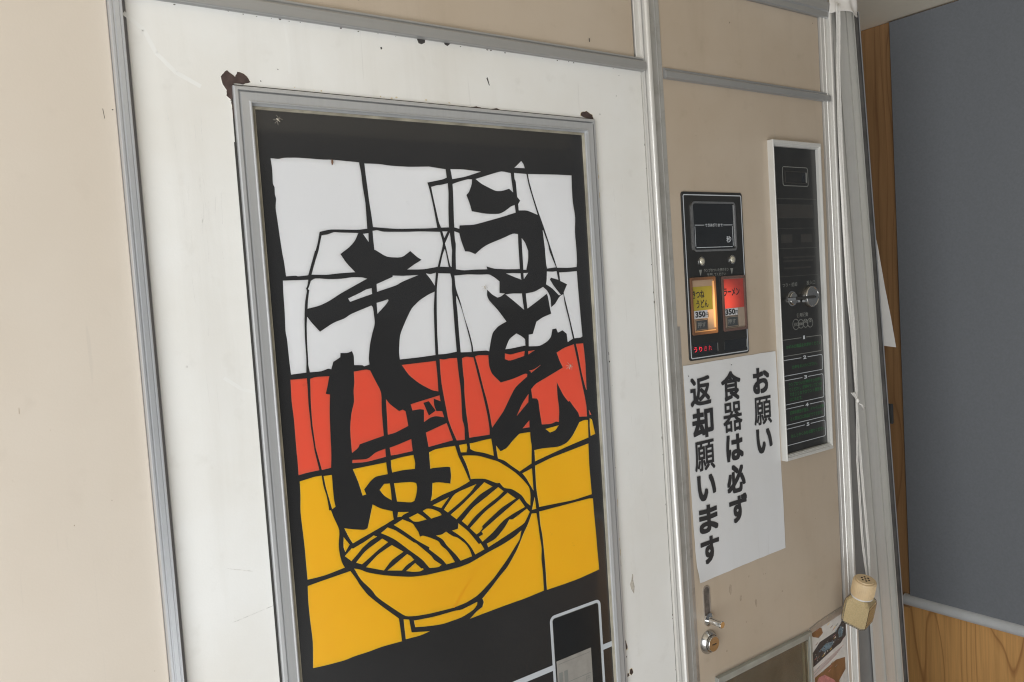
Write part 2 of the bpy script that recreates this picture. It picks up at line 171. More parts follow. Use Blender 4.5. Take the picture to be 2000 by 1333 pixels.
CHIPS = [[(438.8,266.7),(442.8,268.5),(448.8,267.3),(448.4,263.4),(444.4,261.2),(440.7,261.8)],[(471.2,266.9),(475.4,269.0),(479.9,266.4),(475.7,263.2),(472.6,264.4)],[(395.9,252.2),(397.7,252.9),(398.1,251.0),(396.6,250.0)],[(523.4,234.6),(524.8,235.6),(525.7,233.0),(527.2,226.9),(526.2,227.1),(524.5,231.4)],[(259.5,268.0),(263.0,268.3),(263.8,267.6),(261.8,267.2)],[(287.0,219.8),(288.0,219.4),(288.9,218.8),(287.9,218.8)],[(270.4,207.4),(271.3,207.3),(271.5,206.4),(270.5,206.3)],[(143.2,171.6),(144.5,171.7),(144.5,171.0),(143.7,170.7)],[(136.3,171.6),(136.7,171.6),(137.5,163.6),(137.1,163.6)],[(245.7,266.3),(247.1,266.2),(246.4,265.5)],[(202.6,-230.9),(210.6,-233.5),(222.4,-237.8),(226.0,-239.6),(221.4,-238.2),(210.6,-234.3)],[(203.8,-280.9),(206.6,-280.4),(241.6,-275.9),(241.9,-276.4),(223.6,-278.9),(207.5,-281.1)],[(205.3,-276.6),(206.1,-276.5),(206.5,-278.1),(205.6,-278.0)],[(677.6,297.1),(678.6,297.2),(678.7,293.1),(677.7,292.5)],[(723.2,257.7),(724.5,258.3),(724.0,257.0)],[(716.6,232.3),(717.8,232.8),(717.2,231.2)]]
FLAKES = [[(698.0,-364.9),(699.7,-366.7),(698.9,-372.4),(700.8,-382.2),(699.2,-391.1),(695.2,-384.7),(693.1,-377.5),(696.3,-371.7)]]

D = 740.0     # distance of the machine's front plane, millimetres


def P(u, v, h=0.0):
    """front-plane millimetres (h = how far it stands proud) -> world metres"""
    return (u / 1000.0, (D - h) / 1000.0, CAM_Z + v / 1000.0)


# ------------------------------------------------------------------ materials
def new_mat(name):
    m = bpy.data.materials.new(name)
    m.use_nodes = True
    nt = m.node_tree
    return m, nt, nt.nodes["Principled BSDF"]


def ramp(nt, src, stops):
    r = nt.nodes.new("ShaderNodeValToRGB")
    els = r.color_ramp.elements
    while len(els) < len(stops):
        els.new(0.5)
    for e, (p, c) in zip(els, stops):
        e.position = p
        e.color = (c[0], c[1], c[2], 1) if not isinstance(c, (int, float)) else (c, c, c, 1)
    nt.links.new(src, r.inputs[0])
    return r.outputs[0]


def noise(nt, scale, detail=4.0, rough=0.55, stretch=(1, 1, 1), dist=0.0):
    tc = nt.nodes.new("ShaderNodeTexCoord")
    mp = nt.nodes.new("ShaderNodeMapping")
    mp.inputs["Scale"].default_value = stretch
    n = nt.nodes.new("ShaderNodeTexNoise")
    n.inputs["Scale"].default_value = scale
    n.inputs["Detail"].default_value = detail
    n.inputs["Roughness"].default_value = rough
    n.inputs["Distortion"].default_value = dist
    nt.links.new(tc.outputs["Object"], mp.inputs[0])
    nt.links.new(mp.outputs[0], n.inputs["Vector"])
    return n.outputs["Fac"]


def mix(nt, fac, a, b, blend='MIX'):
    m = nt.nodes.new("ShaderNodeMix")
    m.data_type = 'RGBA'
    m.blend_type = blend
    for sock, val in ((m.inputs[0], fac), (m.inputs[6], a), (m.inputs[7], b)):
        if hasattr(val, "is_output"):
            nt.links.new(val, sock)
        elif isinstance(val, (int, float)):
            sock.default_value = val
        else:
            sock.default_value = (val[0], val[1], val[2], 1)
    return m.outputs[2]


def bump(nt, bsdf, src, strength, dist=0.001):
    b = nt.nodes.new("ShaderNodeBump")
    b.inputs["Strength"].default_value = strength
    b.inputs["Distance"].default_value = dist
    nt.links.new(src, b.inputs["Height"])
    nt.links.new(b.outputs[0], bsdf.inputs["Normal"])


def plain(name, color, rough=0.5, metal=0.0, coat=0.0, spec=0.5, emit=None, estr=0.0, var=0.06, vscale=40):
    m, nt, b = new_mat(name)
    dark = tuple(c * (1 - var) for c in color)
    lite = tuple(min(1, c * (1 + var)) for c in color)
    nt.links.new(ramp(nt, noise(nt, vscale), [(0.3, dark), (0.7, lite)]), b.inputs["Base Color"])
    b.inputs["Roughness"].default_value = rough
    b.inputs["Metallic"].default_value = metal
    b.inputs["Coat Weight"].default_value = coat
    b.inputs["Coat Roughness"].default_value = 0.05
    b.inputs["Specular IOR Level"].default_value = spec
    if emit:
        b.inputs["Emission Color"].default_value = (*emit, 1)
        b.inputs["Emission Strength"].default_value = estr
    return m


def paint(name, color, stain, stain_amt, speck=0.35, rough=0.38):
    """old sprayed sheet steel: blotches, faint runs, pin-point specks, orange peel"""
    m, nt, b = new_mat(name)
    c = mix(nt, ramp(nt, noise(nt, 5, 6, 0.6), [(0.35, 0.0), (0.75, stain_amt)]), color, stain)
    runs = ramp(nt, noise(nt, 22, 5, 0.65, (1, 1, 0.09), 0.4), [(0.55, 0.0), (0.85, stain_amt * 0.5)])
    c = mix(nt, runs, c, tuple(s * 0.8 for s in stain))
    blot = ramp(nt, noise(nt, 38, 3), [(0.62, 0.0), (0.8, stain_amt * 0.35)])
    c = mix(nt, blot, c, tuple(s * 0.7 for s in stain))
    tc = nt.nodes.new("ShaderNodeTexCoord")
    vo = nt.nodes.new("ShaderNodeTexVoronoi")
    vo.inputs["Scale"].default_value = 28
    nt.links.new(tc.outputs["Object"], vo.inputs["Vector"])
    pts = ramp(nt, vo.outputs["Distance"], [(0.0, speck), (0.028, speck), (0.04, 0.0)])
    gate = ramp(nt, noise(nt, 9, 2), [(0.52, 0.0), (0.56, 1.0)])
    mul = nt.nodes.new("ShaderNodeMath")
    mul.operation = 'MULTIPLY'
    nt.links.new(pts, mul.inputs[0])
    nt.links.new(gate, mul.inputs[1])
    c = mix(nt, mul.outputs[0], c, (0.10, 0.075, 0.055))
    # hairline scuffs
    sc = ramp(nt, noise(nt, 60, 2, 0.5, (1.0, 1, 0.05), 2.0), [(0.70, 0.0), (0.74, 0.12)])
    c = mix(nt, sc, c, (0.35, 0.32, 0.29))
    nt.links.new(c, b.inputs["Base Color"])
    nt.links.new(ramp(nt, noise(nt, 14), [(0.3, rough - 0.06), (0.75, rough + 0.16)]), b.inputs["Roughness"])
    b1 = nt.nodes.new("ShaderNodeBump")
    b1.inputs["Strength"].default_value = 0.35
    b1.inputs["Distance"].default_value = 0.004
    nt.links.new(noise(nt, 7, 2, 0.4), b1.inputs["Height"])
    b2 = nt.nodes.new("ShaderNodeBump")
    b2.inputs["Strength"].default_value = 0.10
    b2.inputs["Distance"].default_value = 0.0006
    nt.links.new(noise(nt, 420, 2), b2.inputs["Height"])
    nt.links.new(b1.outputs[0], b2.inputs["Normal"])
    nt.links.new(b2.outputs[0], b.inputs["Normal"])
    return m


def alu(name, color=(0.53, 0.54, 0.555), rough=0.34, metal=0.5, stretch=(1, 1, 0.01), dirt=0.10):
    m, nt, b = new_mat(name)
    streak = ramp(nt, noise(nt, 300, 3, 0.6, stretch), [(0.3, tuple(c * 0.95 for c in color)), (0.7, color)])
    d = ramp(nt, noise(nt, 45, 5, 0.7), [(0.5, 0.0), (0.78, dirt)])
    nt.links.new(mix(nt, d, streak, (0.22, 0.20, 0.17)), b.inputs["Base Color"])
    b.inputs["Metallic"].default_value = metal
    b.inputs["Roughness"].default_value = rough
    return m


def wood(name, light, dark, scale=5.0):
    m, nt, b = new_mat(name)
    tc = nt.nodes.new("ShaderNodeTexCoord")
    mp = nt.nodes.new("ShaderNodeMapping")
    mp.inputs["Scale"].default_value = (1.0, 1.0, 0.16)
    nt.links.new(tc.outputs["Object"], mp.inputs[0])
    warp = nt.nodes.new("ShaderNodeTexNoise")
    warp.inputs["Scale"].default_value = 3.2
    warp.inputs["Detail"].default_value = 3
    nt.links.new(mp.outputs[0], warp.inputs["Vector"])
    mul = nt.nodes.new("ShaderNodeMath")
    mul.operation = 'MULTIPLY'
    mul.inputs[1].default_value = scale * 6
    nt.links.new(warp.outputs["Fac"], mul.inputs[0])
    fr = nt.nodes.new("ShaderNodeMath")
    fr.operation = 'FRACT'
    nt.links.new(mul.outputs[0], fr.inputs[0])
    rings = ramp(nt, fr.outputs[0], [(0.0, 0.25), (0.06, 1.0), (0.16, 0.3), (0.45, 0.05), (0.9, 0.12), (1.0, 0.25)])
    c = mix(nt, rings, light, dark)
    fib = ramp(nt, noise(nt, 160, 4, 0.6, (1, 1, 0.03)), [(0.35, 0.35), (0.7, 0.0)])
    c = mix(nt, fib, c, tuple(k * 0.6 for k in dark))
    blot = ramp(nt, noise(nt, 4, 3), [(0.35, 0.0), (0.75, 0.3)])
    c = mix(nt, blot, c, tuple((k + l) * 0.5 for k, l in zip(light, dark)))
    nt.links.new(c, b.inputs["Base Color"])
    b.inputs["Roughness"].default_value = 0.38
    bump(nt, b, noise(nt, 220, 3, 0.6, (1, 1, 0.04)), 0.12, 0.0006)
    return m


def pane_mat(name, color, var=0.07):
    m, nt, b = new_mat(name)
    c = ramp(nt, noise(nt, 7, 3), [(0.3, tuple(k * (1 - var) for k in color)), (0.72, color)])
    sp = ramp(nt, noise(nt, 95, 3, 0.6), [(0.70, 0.0), (0.82, 0.22)])
    c = mix(nt, sp, c, tuple(k * 0.45 for k in color))
    nt.links.new(c, b.inputs["Base Color"])
    # faint uneven glow added to the panes to brighten their colour
    nt.links.new(c, b.inputs["Emission Color"])
    nt.links.new(ramp(nt, noise(nt, 4.5, 2, 0.4), [(0.35, 0.025), (0.65, 0.10)]), b.inputs["Emission Strength"])
    b.inputs["Subsurface Weight"].default_value = 0.75
    b.inputs["Subsurface Radius"].default_value = (1.0, 1.0, 1.0)
    b.inputs["Subsurface Scale"].default_value = 0.010
    b.inputs["Roughness"].default_value = 0.3
    b.inputs["Coat Weight"].default_value = 0.35
    b.inputs["Coat Roughness"].default_value = 0.06
    return m


def glass(name, color=(0.9, 0.95, 0.92), rough=0.03, ior=1.45):
    m, nt, b = new_mat(name)
    nt.links.new(ramp(nt, noise(nt, 30), [(0.3, tuple(c * 0.96 for c in color)), (0.7, color)]), b.inputs["Base Color"])
    b.inputs["Transmission Weight"].default_value = 1.0
    b.inputs["Roughness"].default_value = rough
    b.inputs["IOR"].default_value = ior
    return m


M = {}
M['machine_cream'] = paint("machine_cream_paint", (0.505, 0.425, 0.335), (0.42, 0.33, 0.235), 0.7, 0.6)
M['cream'] = paint("cream_paint", (0.60, 0.535, 0.455), (0.55, 0.465, 0.37), 0.4, 0.4)
M['white'] = paint("white_paint", (0.80, 0.797, 0.772), (0.66, 0.62, 0.545), 0.55, 0.5)
M['alu'] = alu("brushed_aluminium")
M['alu_h'] = alu("brushed_aluminium_across", (0.40, 0.40, 0.395), 0.38, 0.5, (0.02, 1, 1))
M['alu_warm'] = alu("warm_polished_trim", (0.70, 0.685, 0.65), 0.34, 0.4, (1, 1, 0.01), 0.06)  # beige of warm reflections put into the base colour
M['frame_alu'] = alu("sign_frame_aluminium", (0.55, 0.555, 0.555), 0.34, 0.45, (1, 1, 0.01), 0.05)
M['alu_pale'] = alu("anodised_pale_aluminium", (0.70, 0.69, 0.655), 0.42, 0.3)
M['flange'] = alu("grimy_flange", (0.44, 0.43, 0.405), 0.5, 0.25, (1, 1, 0.03), 0.55)  # grime plus the rib's shade, both put into the colour
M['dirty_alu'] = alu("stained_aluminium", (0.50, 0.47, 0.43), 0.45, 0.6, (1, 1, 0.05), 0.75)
M['chrome'] = plain("chrome", (0.78, 0.78, 0.77), 0.08, 1.0, var=0.03)
M['dull_chrome'] = plain("dull_chrome", (0.55, 0.54, 0.52), 0.22, 1.0, var=0.1)
M['gap_soft'] = plain("grey_gap", (0.22, 0.21, 0.21), 0.8)
M['gap'] = plain("dark_gap", (0.035, 0.033, 0.03), 0.8)  # real seams, and the painted shade round the sign frame
M['channel'] = plain("dark_channel", (0.11, 0.105, 0.10), 0.6, var=0.3)
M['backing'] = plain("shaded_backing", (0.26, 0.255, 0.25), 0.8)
M['grime'] = plain("grime", (0.12, 0.10, 0.085), 0.85, var=0.4, vscale=120)
M['rubber'] = plain("yellowed_gasket", (0.36, 0.33, 0.26), 0.6, var=0.3)
M['sheet'] = plain("black_printed_acrylic", (0.024, 0.024, 0.0248), 0.25, 0, 0.9, var=0.12, vscale=8)
M['white_pane'] = pane_mat("white_pane", (0.80, 0.81, 0.835), 0.05)
M['red_pane'] = pane_mat("red_pane", (0.88, 0.10, 0.055))
M['yellow_pane'] = pane_mat("yellow_pane", (0.97, 0.445, 0.014))
M['white_rim'] = plain("white_rim", (0.80, 0.80, 0.80), 0.3, var=0.02)
M['red_rim'] = plain("red_rim", (0.58, 0.13, 0.075), 0.3, var=0.02)
M['yellow_rim'] = plain("yellow_rim", (0.80, 0.52, 0.13), 0.3, var=0.02)
M['line'] = plain("pale_printed_line", (0.52, 0.55, 0.58), 0.4, var=0.04)
M['dim_line'] = plain("dim_printed_line", (0.22, 0.225, 0.21), 0.5, var=0.08)
M['faint'] = plain("faint_printed_line", (0.065, 0.065, 0.06), 0.5, var=0.1)
M['black'] = plain("black_plastic", (0.022, 0.022, 0.021), 0.36, 0, 0.25, var=0.15)
M['black2'] = plain("black_window", (0.014, 0.016, 0.018), 0.15, 0, 0.6, var=0.1)
M['grey_plate'] = plain("dark_grey_plate", (0.045, 0.043, 0.040), 0.45, var=0.1)
M['green'] = plain("green_print", (0.035, 0.13, 0.05), 0.5, var=0.1)
M['ink'] = plain("black_ink", (0.03, 0.03, 0.032), 0.55, var=0.1)
M['paper'] = paint("laminated_paper", (0.70, 0.71, 0.725), (0.62, 0.57, 0.47), 0.22, 0.25, 0.4)
M['rust'] = plain("rusty_primer", (0.065, 0.042, 0.036), 0.85, var=0.35, vscale=160)
M['chip'] = plain("bare_dark_chip", (0.055, 0.05, 0.047), 0.6, var=0.3, vscale=200)
M['wipe'] = plain("wiped_paint", (0.79, 0.786, 0.757), 0.42, var=0.02)
M['scuff'] = plain("grey_scuff", (0.68, 0.67, 0.64), 0.5, var=0.1, vscale=300)
M['lifted'] = plain("lifted_paint_edge", (0.83, 0.81, 0.75), 0.6, var=0.1)
M['scratch'] = plain("grey_scratch", (0.66, 0.65, 0.62), 0.6, var=0.3, vscale=200)
M['smudge'] = plain("brown_smudge", (0.40, 0.325, 0.25), 0.6, var=0.2, vscale=200)
M['stain'] = plain("yellowed_stain", (0.66, 0.56, 0.38), 0.6, var=0.15, vscale=200)
M['flake'] = plain("flaked_paint", (0.46, 0.42, 0.36), 0.8, var=0.25, vscale=260)
M['wood'] = wood("plywood_cladding", (0.86, 0.48, 0.175), (0.42, 0.195, 0.07))
M['post_wood'] = wood("wooden_post", (0.47, 0.265, 0.12), (0.29, 0.15, 0.068))  # darker than the cladding: the strip's shade is put into its colour
M['board'] = plain("blue_grey_board", (0.195, 0.207, 0.225), 0.75, var=0.06, vscale=240)
M['rail'] = plain("pale_plastic_rail", (0.62, 0.63, 0.63), 0.42, var=0.05)
M['ceiling'] = plain("ceiling_board", (0.88, 0.80, 0.66), 0.75, var=0.05, vscale=6)
M['ground'] = plain("pale_concrete", (0.38, 0.37, 0.355), 0.85, var=0.15, vscale=3)
M['cord'] = plain("white_vinyl_cord", (0.86, 0.84, 0.80), 0.45, var=0.06, vscale=300)
M['cloth'] = plain("white_vinyl_wrap", (0.74, 0.71, 0.67), 0.5, var=0.06)
M['loose_paper'] = plain("loose_white_paper", (0.75, 0.74, 0.72), 0.6, var=0.03)
M['cap'] = plain("beige_plastic_cap", (0.66, 0.50, 0.30), 0.42, var=0.07, vscale=90)
M['hole'] = plain("dark_hole", (0.05, 0.035, 0.02), 0.8)
M['pepper'] = plain("ground_pepper", (0.60, 0.47, 0.275), 0.7, var=0.12, vscale=500)
M['bottle'] = glass("bottle_glass", (0.98, 0.97, 0.93), 0.16, 1.14)
M['acrylic'] = glass("clear_acrylic", (0.86, 0.90, 0.86), 0.06)
M['acrylic_edge'] = plain("acrylic_edge", (0.30, 0.31, 0.28), 0.3, 0, 0.4, var=0.15)
M['acrylic_side'] = plain("yellowed_acrylic_edge", (0.34, 0.31, 0.23), 0.3, 0, 0.4, var=0.15)
M['price'] = plain("white_price_label", (0.55, 0.56, 0.58), 0.5, var=0.03)
M['button_back_dim'] = plain("unlit_button_backing", (0.34, 0.27, 0.21), 0.5, var=0.1, vscale=30)
M['button_cap_dim'] = plain("brown_button_rim", (0.13, 0.075, 0.06), 0.18, 0, 0.8, var=0.2, vscale=35)
M['press'] = plain("grey_press_label", (0.06, 0.065, 0.068), 0.5, var=0.05)
M['led'] = plain("red_lit_characters", (0.6, 0.02, 0.03), 0.4, emit=(1.0, 0.04, 0.07), estr=0.9, var=0.3, vscale=60)
M['led_dim'] = plain("dim_red_characters", (0.4, 0.02, 0.03), 0.4, emit=(1.0, 0.05, 0.10), estr=0.30, var=0.3, vscale=60)
M['lens'] = plain("clear_lamp_lens", (0.55, 0.52, 0.42), 0.12, 0.3, 0.8, var=0.2, vscale=150)
M['insect'] = plain("pale_dry_insect", (0.50, 0.46, 0.38), 0.6, var=0.2, vscale=400)
M['brown_bug'] = plain("brown_beetle", (0.13, 0.06, 0.03), 0.4, var=0.2)
M['pic_white'] = plain("picture_white", (0.62, 0.60, 0.57), 0.4, var=0.1, vscale=90)
M['slip'] = plain("slip_behind_smoked_plastic", (0.30, 0.285, 0.26), 0.4, var=0.15, vscale=50)
M['pic_dark'] = plain("picture_dark", (0.035, 0.04, 0.05), 0.3, var=0.5, vscale=130)
M['pic_brown'] = plain("picture_brown", (0.22, 0.11, 0.05), 0.4, var=0.25, vscale=60)
M['pic_pink'] = plain("picture_pink", (0.50, 0.20, 0.19), 0.4, var=0.25, vscale=150)
M['pic_blue'] = plain("picture_blue", (0.13, 0.20, 0.25), 0.4, var=0.5, vscale=200)
M['interior'] = plain("dark_hatch_interior", (0.19, 0.19, 0.185), 0.35, var=0.25, vscale=20)


def lit_card(name, color, emit, bulb, reach, peak, floor=0.0, rough=0.5):
    """thin card or plastic with a small bulb behind it"""
    m, nt, b = new_mat(name)
    nt.links.new(ramp(nt, noise(nt, 60), [(0.3, tuple(c * 0.9 for c in color)), (0.7, color)]), b.inputs["Base Color"])
    b.inputs["Roughness"].default_value = rough
    tc = nt.nodes.new("ShaderNodeTexCoord")
    vm_ = nt.nodes.new("ShaderNodeVectorMath")
    vm_.operation = 'DISTANCE'
    vm_.inputs[1].default_value = P(*bulb)
    nt.links.new(tc.outputs["Object"], vm_.inputs[0])
    mr = nt.nodes.new("ShaderNodeMapRange")
    mr.interpolation_type = 'SMOOTHERSTEP'
    mr.inputs[1].default_value = 0.0
    mr.inputs[2].default_value = reach / 1000.0
    mr.inputs[3].default_value = peak
    mr.inputs[4].default_value = floor
    nt.links.new(vm_.outputs["Value"], mr.inputs[0])
    b.inputs["Emission Color"].default_value = (*emit, 1)
    nt.links.new(mr.outputs[0], b.inputs["Emission Strength"])
    return m


M['yellow_card'] = lit_card("yellow_card", (0.36, 0.29, 0.04), (0.9, 0.55, 0.06), (872, -30, 0), 45, 0.14, 0.01)
M['red_card'] = lit_card("red_card", (0.40, 0.06, 0.05), (1.0, 0.085, 0.045), (895, -36, 0), 50, 0.75, 0.0)
M['button_back'] = lit_card("lit_button_backing", (0.40, 0.29, 0.20), (1.0, 0.46, 0.15), (876, -42, 0), 34, 0.75, 0.03)
M['button_cap'] = lit_card("amber_button_rim", (0.16, 0.08, 0.045), (1.0, 0.36, 0.08), (880, -42, 0), 62, 0.45, 0.0, 0.2)
M['glow_edge'] = lit_card("glowing_amber_edge", (0.40, 0.20, 0.10), (1.0, 0.48, 0.14), (880, -40, 0), 60, 1.3, 0.15, 0.2)


# ------------------------------------------------------------------ builders
def link(o, parent=None):
    COL.objects.link(o)
    if parent is not None:
        o.parent = parent
        if parent.type == 'EMPTY':
            o.matrix_parent_inverse = Matrix.Translation(-parent.location)
    return o


def thing(name, label, cat, loc, group=None):
    o = bpy.data.objects.new(name, None)
    o.empty_display_size = 0.05
    o.location = loc
    COL.objects.link(o)
    return tag(o, label, cat, group)


def tag(o, label, cat, group=None):
    o["label"] = label
    o["category"] = cat
    if group:
        o["group"] = group
    return o


def mesh_obj(name, verts, faces, mat, parent=None, smooth=False, mats=None, fix=True):
    me = bpy.data.meshes.new(name)
    me.from_pydata(verts, [], faces)
    for mm in ([mat] if mats is None else mats):
        me.materials.append(M[mm] if isinstance(mm, str) else mm)
    if fix:
        bm = bmesh.new()
        bm.from_mesh(me)
        bmesh.ops.recalc_face_normals(bm, faces=bm.faces)
        bm.to_mesh(me)
        bm.free()
    if smooth:
        for p in me.polygons:
            p.use_smooth = True
    return link(bpy.data.objects.new(name, me), parent)


class MB:
    def __init__(self):
        self.v, self.f = [], []

    def add(self, verts, faces):
        n = len(self.v)
        self.v += list(verts)
        self.f += [tuple(i + n for i in q) for q in faces]
        return self

    def box(self, u0, u1, v0, v1, h0, h1):
        vs = [P(u, v, h) for h in (h0, h1) for v in (v0, v1) for u in (u0, u1)]
        return self.add(vs, [(0, 1, 3, 2), (4, 5, 7, 6), (0, 1, 5, 4), (2, 3, 7, 6), (0, 2, 6, 4), (1, 3, 7, 5)])

    def prism(self, poly, h0, h1):
        n = len(poly)
        vs = [P(u, v, h0) for u, v in poly] + [P(u, v, h1) for u, v in poly]
        return self.add(vs, [tuple(range(n)), tuple(range(n, 2 * n))] +
                        [(i, (i + 1) % n, n + (i + 1) % n, n + i) for i in range(n)])

    def ring(self, outer, inner, h0, h1):
        n = len(outer)
        vs = [P(u, v, h) for h in (h0, h1) for q in (outer, inner) for u, v in q]
        fs = []
        for i in range(n):
            j = (i + 1) % n
            fs += [(2 * n + i, 2 * n + j, 3 * n + j, 3 * n + i), (i, j, 2 * n + j, 2 * n + i),
                   (n + i, n + j, 3 * n + j, 3 * n + i), (i, j, n + j, n + i)]
        return self.add(vs, fs)

    def build(self, name, mat, parent=None, smooth=False):
        return mesh_obj(name, self.v, self.f, mat, parent, smooth)


def bevelled(o, width, seg=2):
    b = o.modifiers.new("bevel", 'BEVEL')
    b.width = width / 1000.0
    b.segments = seg
    b.limit_method = 'ANGLE'
    b.angle_limit = rad(40)
    return o


def box(name, u0, u1, v0, v1, h0, h1, mat, parent=None, bev=0.0):
    o = MB().box(u0, u1, v0, v1, h0, h1).build(name, mat, parent)
    return bevelled(o, bev) if bev else o


def rrect(u0, u1, v0, v1, r, n=6):
    pts = []
    for cu, cv, a0 in ((u1 - r, v1 - r, 0), (u0 + r, v1 - r, 90), (u0 + r, v0 + r, 180), (u1 - r, v0 + r, 270)):
        for i in range(n + 1):
            a = rad(a0 + 90 * i / n)
            pts.append((cu + r * math.cos(a), cv + r * math.sin(a)))
    return pts


def outline(name, u0, u1, v0, v1, r, w, h, mat, parent, up=0.25):
    return MB().ring(rrect(u0, u1, v0, v1, r), rrect(u0 + w, u1 - w, v0 + w, v1 - w, max(r - w, 0.2)), h, h + up).build(name, mat, parent)


def frame_ring(name, u0, u1, v0, v1, prof, mat, parent):
    """mitred picture-frame moulding: prof = [(inset_u, inset_v, h), ...]"""
    vs, fs = [], []
    for su, sv, h in prof:
        vs += [P(u0 + su, v0 + sv, h), P(u1 - su, v0 + sv, h), P(u1 - su, v1 - sv, h), P(u0 + su, v1 - sv, h)]
    for k in range(len(prof) - 1):
        for i in range(4):
            j = (i + 1) % 4
            fs.append((4 * k + i, 4 * k + j, 4 * k + 4 + j, 4 * k + 4 + i))
    return mesh_obj(name, vs, fs, mat, parent)


def vstrip(name, prof, v0, v1, mat, parent, lean=0.0, vref=0.0, caps=True):
    """upright extrusion: prof = [(u, h), ...] left to right"""
    n = len(prof)
    vs = [P(u + lean * (vref - v), v, h) for v in (v0, v1) for u, h in prof]
    fs = [(i, i + 1, n + i + 1, n + i) for i in range(n - 1)] + [(n - 1, 0, n, 2 * n - 1)]
    if caps:
        fs += [tuple(range(n)), tuple(range(n, 2 * n))]
    return mesh_obj(name, vs, fs, mat, parent)


def hstrip(name, prof, u0, u1, mat, parent):
    n = len(prof)
    vs = [P(u, v, h) for u in (u0, u1) for v, h in prof]
    fs = [(i, i + 1, n + i + 1, n + i) for i in range(n - 1)] + [(n - 1, 0, n, 2 * n - 1),
                                                              tuple(range(n)), tuple(range(n, 2 * n))]
    return mesh_obj(name, vs, fs, mat, parent)


_text_cache = {}


def text_shape(s, offset):
    key = (s, offset)
    if key not in _text_cache:
        c = bpy.data.curves.new("tmp_text", 'FONT')
        c.body = s
        c.offset = offset
        c.resolution_u = 3
        o = bpy.data.objects.new("tmp_text", c)
        COL.objects.link(o)
        dg = bpy.context.evaluated_depsgraph_get()
        dg.update()
        me = bpy.data.meshes.new_from_object(o.evaluated_get(dg))
        vs = [(v.co.x, v.co.y) for v in me.vertices]
        fs = [tuple(p.vertices) for p in me.polygons]
        bpy.data.objects.remove(o)
        bpy.data.curves.remove(c)
        bpy.data.meshes.remove(me)
        _text_cache[key] = (vs, fs)
    return _text_cache[key]


def text_bold(name, s, u0, u1, v0, v1, h, mat, parent, r):
    """heavy poster lettering: the glyph thickened by r millimetres all round"""
    vs, fs = text_shape(s, 0.0)
    xs = [p[0] for p in vs]
    ys = [p[1] for p in vs]
    x0, x1, y0, y1 = min(xs), max(xs), min(ys), max(ys)
    m = MB()
    k = 0
    for a, b in ((0, 0), (1, 1), (-1, 1), (1, -1), (-1, -1), (1, 0), (-1, 0), (0, 1), (0, -1)):
        m.add([P(u0 + r + (x - x0) / (x1 - x0) * (u1 - u0 - 2 * r) + a * r, v0 + r + (y - y0) / (y1 - y0) * (v1 - v0 - 2 * r) + b * r, h + 0.012 * k)
               for x, y in vs], fs)
        k += 1
    return mesh_obj(name, m.v, m.f, mat, parent, fix=False)


def text_fit(name, s, u0, u1, v0, v1, h, mat, parent, offset=0.0, slant=0.0, keep=False):
    vs, fs = text_shape(s, offset)
    xs = [p[0] for p in vs]
    ys = [p[1] for p in vs]
    x0, x1, y0, y1 = min(xs), max(xs), min(ys), max(ys)
    out = []
    for x, y in vs:
        fx, fy = (x - x0) / (x1 - x0), (y - y0) / (y1 - y0)
        out.append(P(u0 + fx * (u1 - u0) + slant * (fy - 0.5) * (v1 - v0), v0 + fy * (v1 - v0), h))
    return mesh_obj(name, out, fs, mat, parent, fix=False)


def lathe(name, prof, n, origin, axis, mat, parent, smooth=True, angles=None, spin=0.0, unit=0.001):
    """prof = [(radius_mm, along_mm)], revolved about axis through origin (world)"""
    ax = Vector(axis).normalized()
    q = ax.to_track_quat('Z', 'Y')
    vs, fs = [], []
    for r, z in prof:
        for i in range(n):
            a = (2 * math.pi * i / n if angles is None else angles[i]) + spin
            vs.append(tuple(Vector(origin) + q @ Vector((r * math.cos(a), r * math.sin(a), z)) * unit))
    for k in range(len(prof) - 1):
        for i in range(n):
            j = (i + 1) % n
            fs.append((k * n + i, k * n + j, (k + 1) * n + j, (k + 1) * n + i))
    fs += [tuple(range(n)), tuple(range((len(prof) - 1) * n, len(prof) * n))]
    o = mesh_obj(name, vs, fs, mat, parent, False)
    if smooth:
        for p in o.data.polygons:
            p.use_smooth = len(p.vertices) == 4
        try:
            o.data.set_sharp_from_angle(angle=rad(35))
        except Exception:
            pass
    return o


def tube_mb(mb, pts, r, n=6):
    pts = [Vector(p) for p in pts]
    vs, fs = [], []
    for k, p in enumerate(pts):
        t = (pts[min(k + 1, len(pts) - 1)] - pts[max(k - 1, 0)]).normalized()
        a = t.orthogonal().normalized()
        b = t.cross(a)
        rr = r[k] if isinstance(r, (list, tuple)) else r
        for i in range(n):
            an = 2 * math.pi * i / n
            vs.append(tuple(p + (a * math.cos(an) + b * math.sin(an)) * rr / 1000.0))
    for k in range(len(pts) - 1):
        for i in range(n):
            j = (i + 1) % n
            fs.append((k * n + i, k * n + j, (k + 1) * n + j, (k + 1) * n + i))
    fs += [tuple(range(n)), tuple(range((len(pts) - 1) * n, len(pts) * n))]
    mb.add(vs, fs)
    return mb


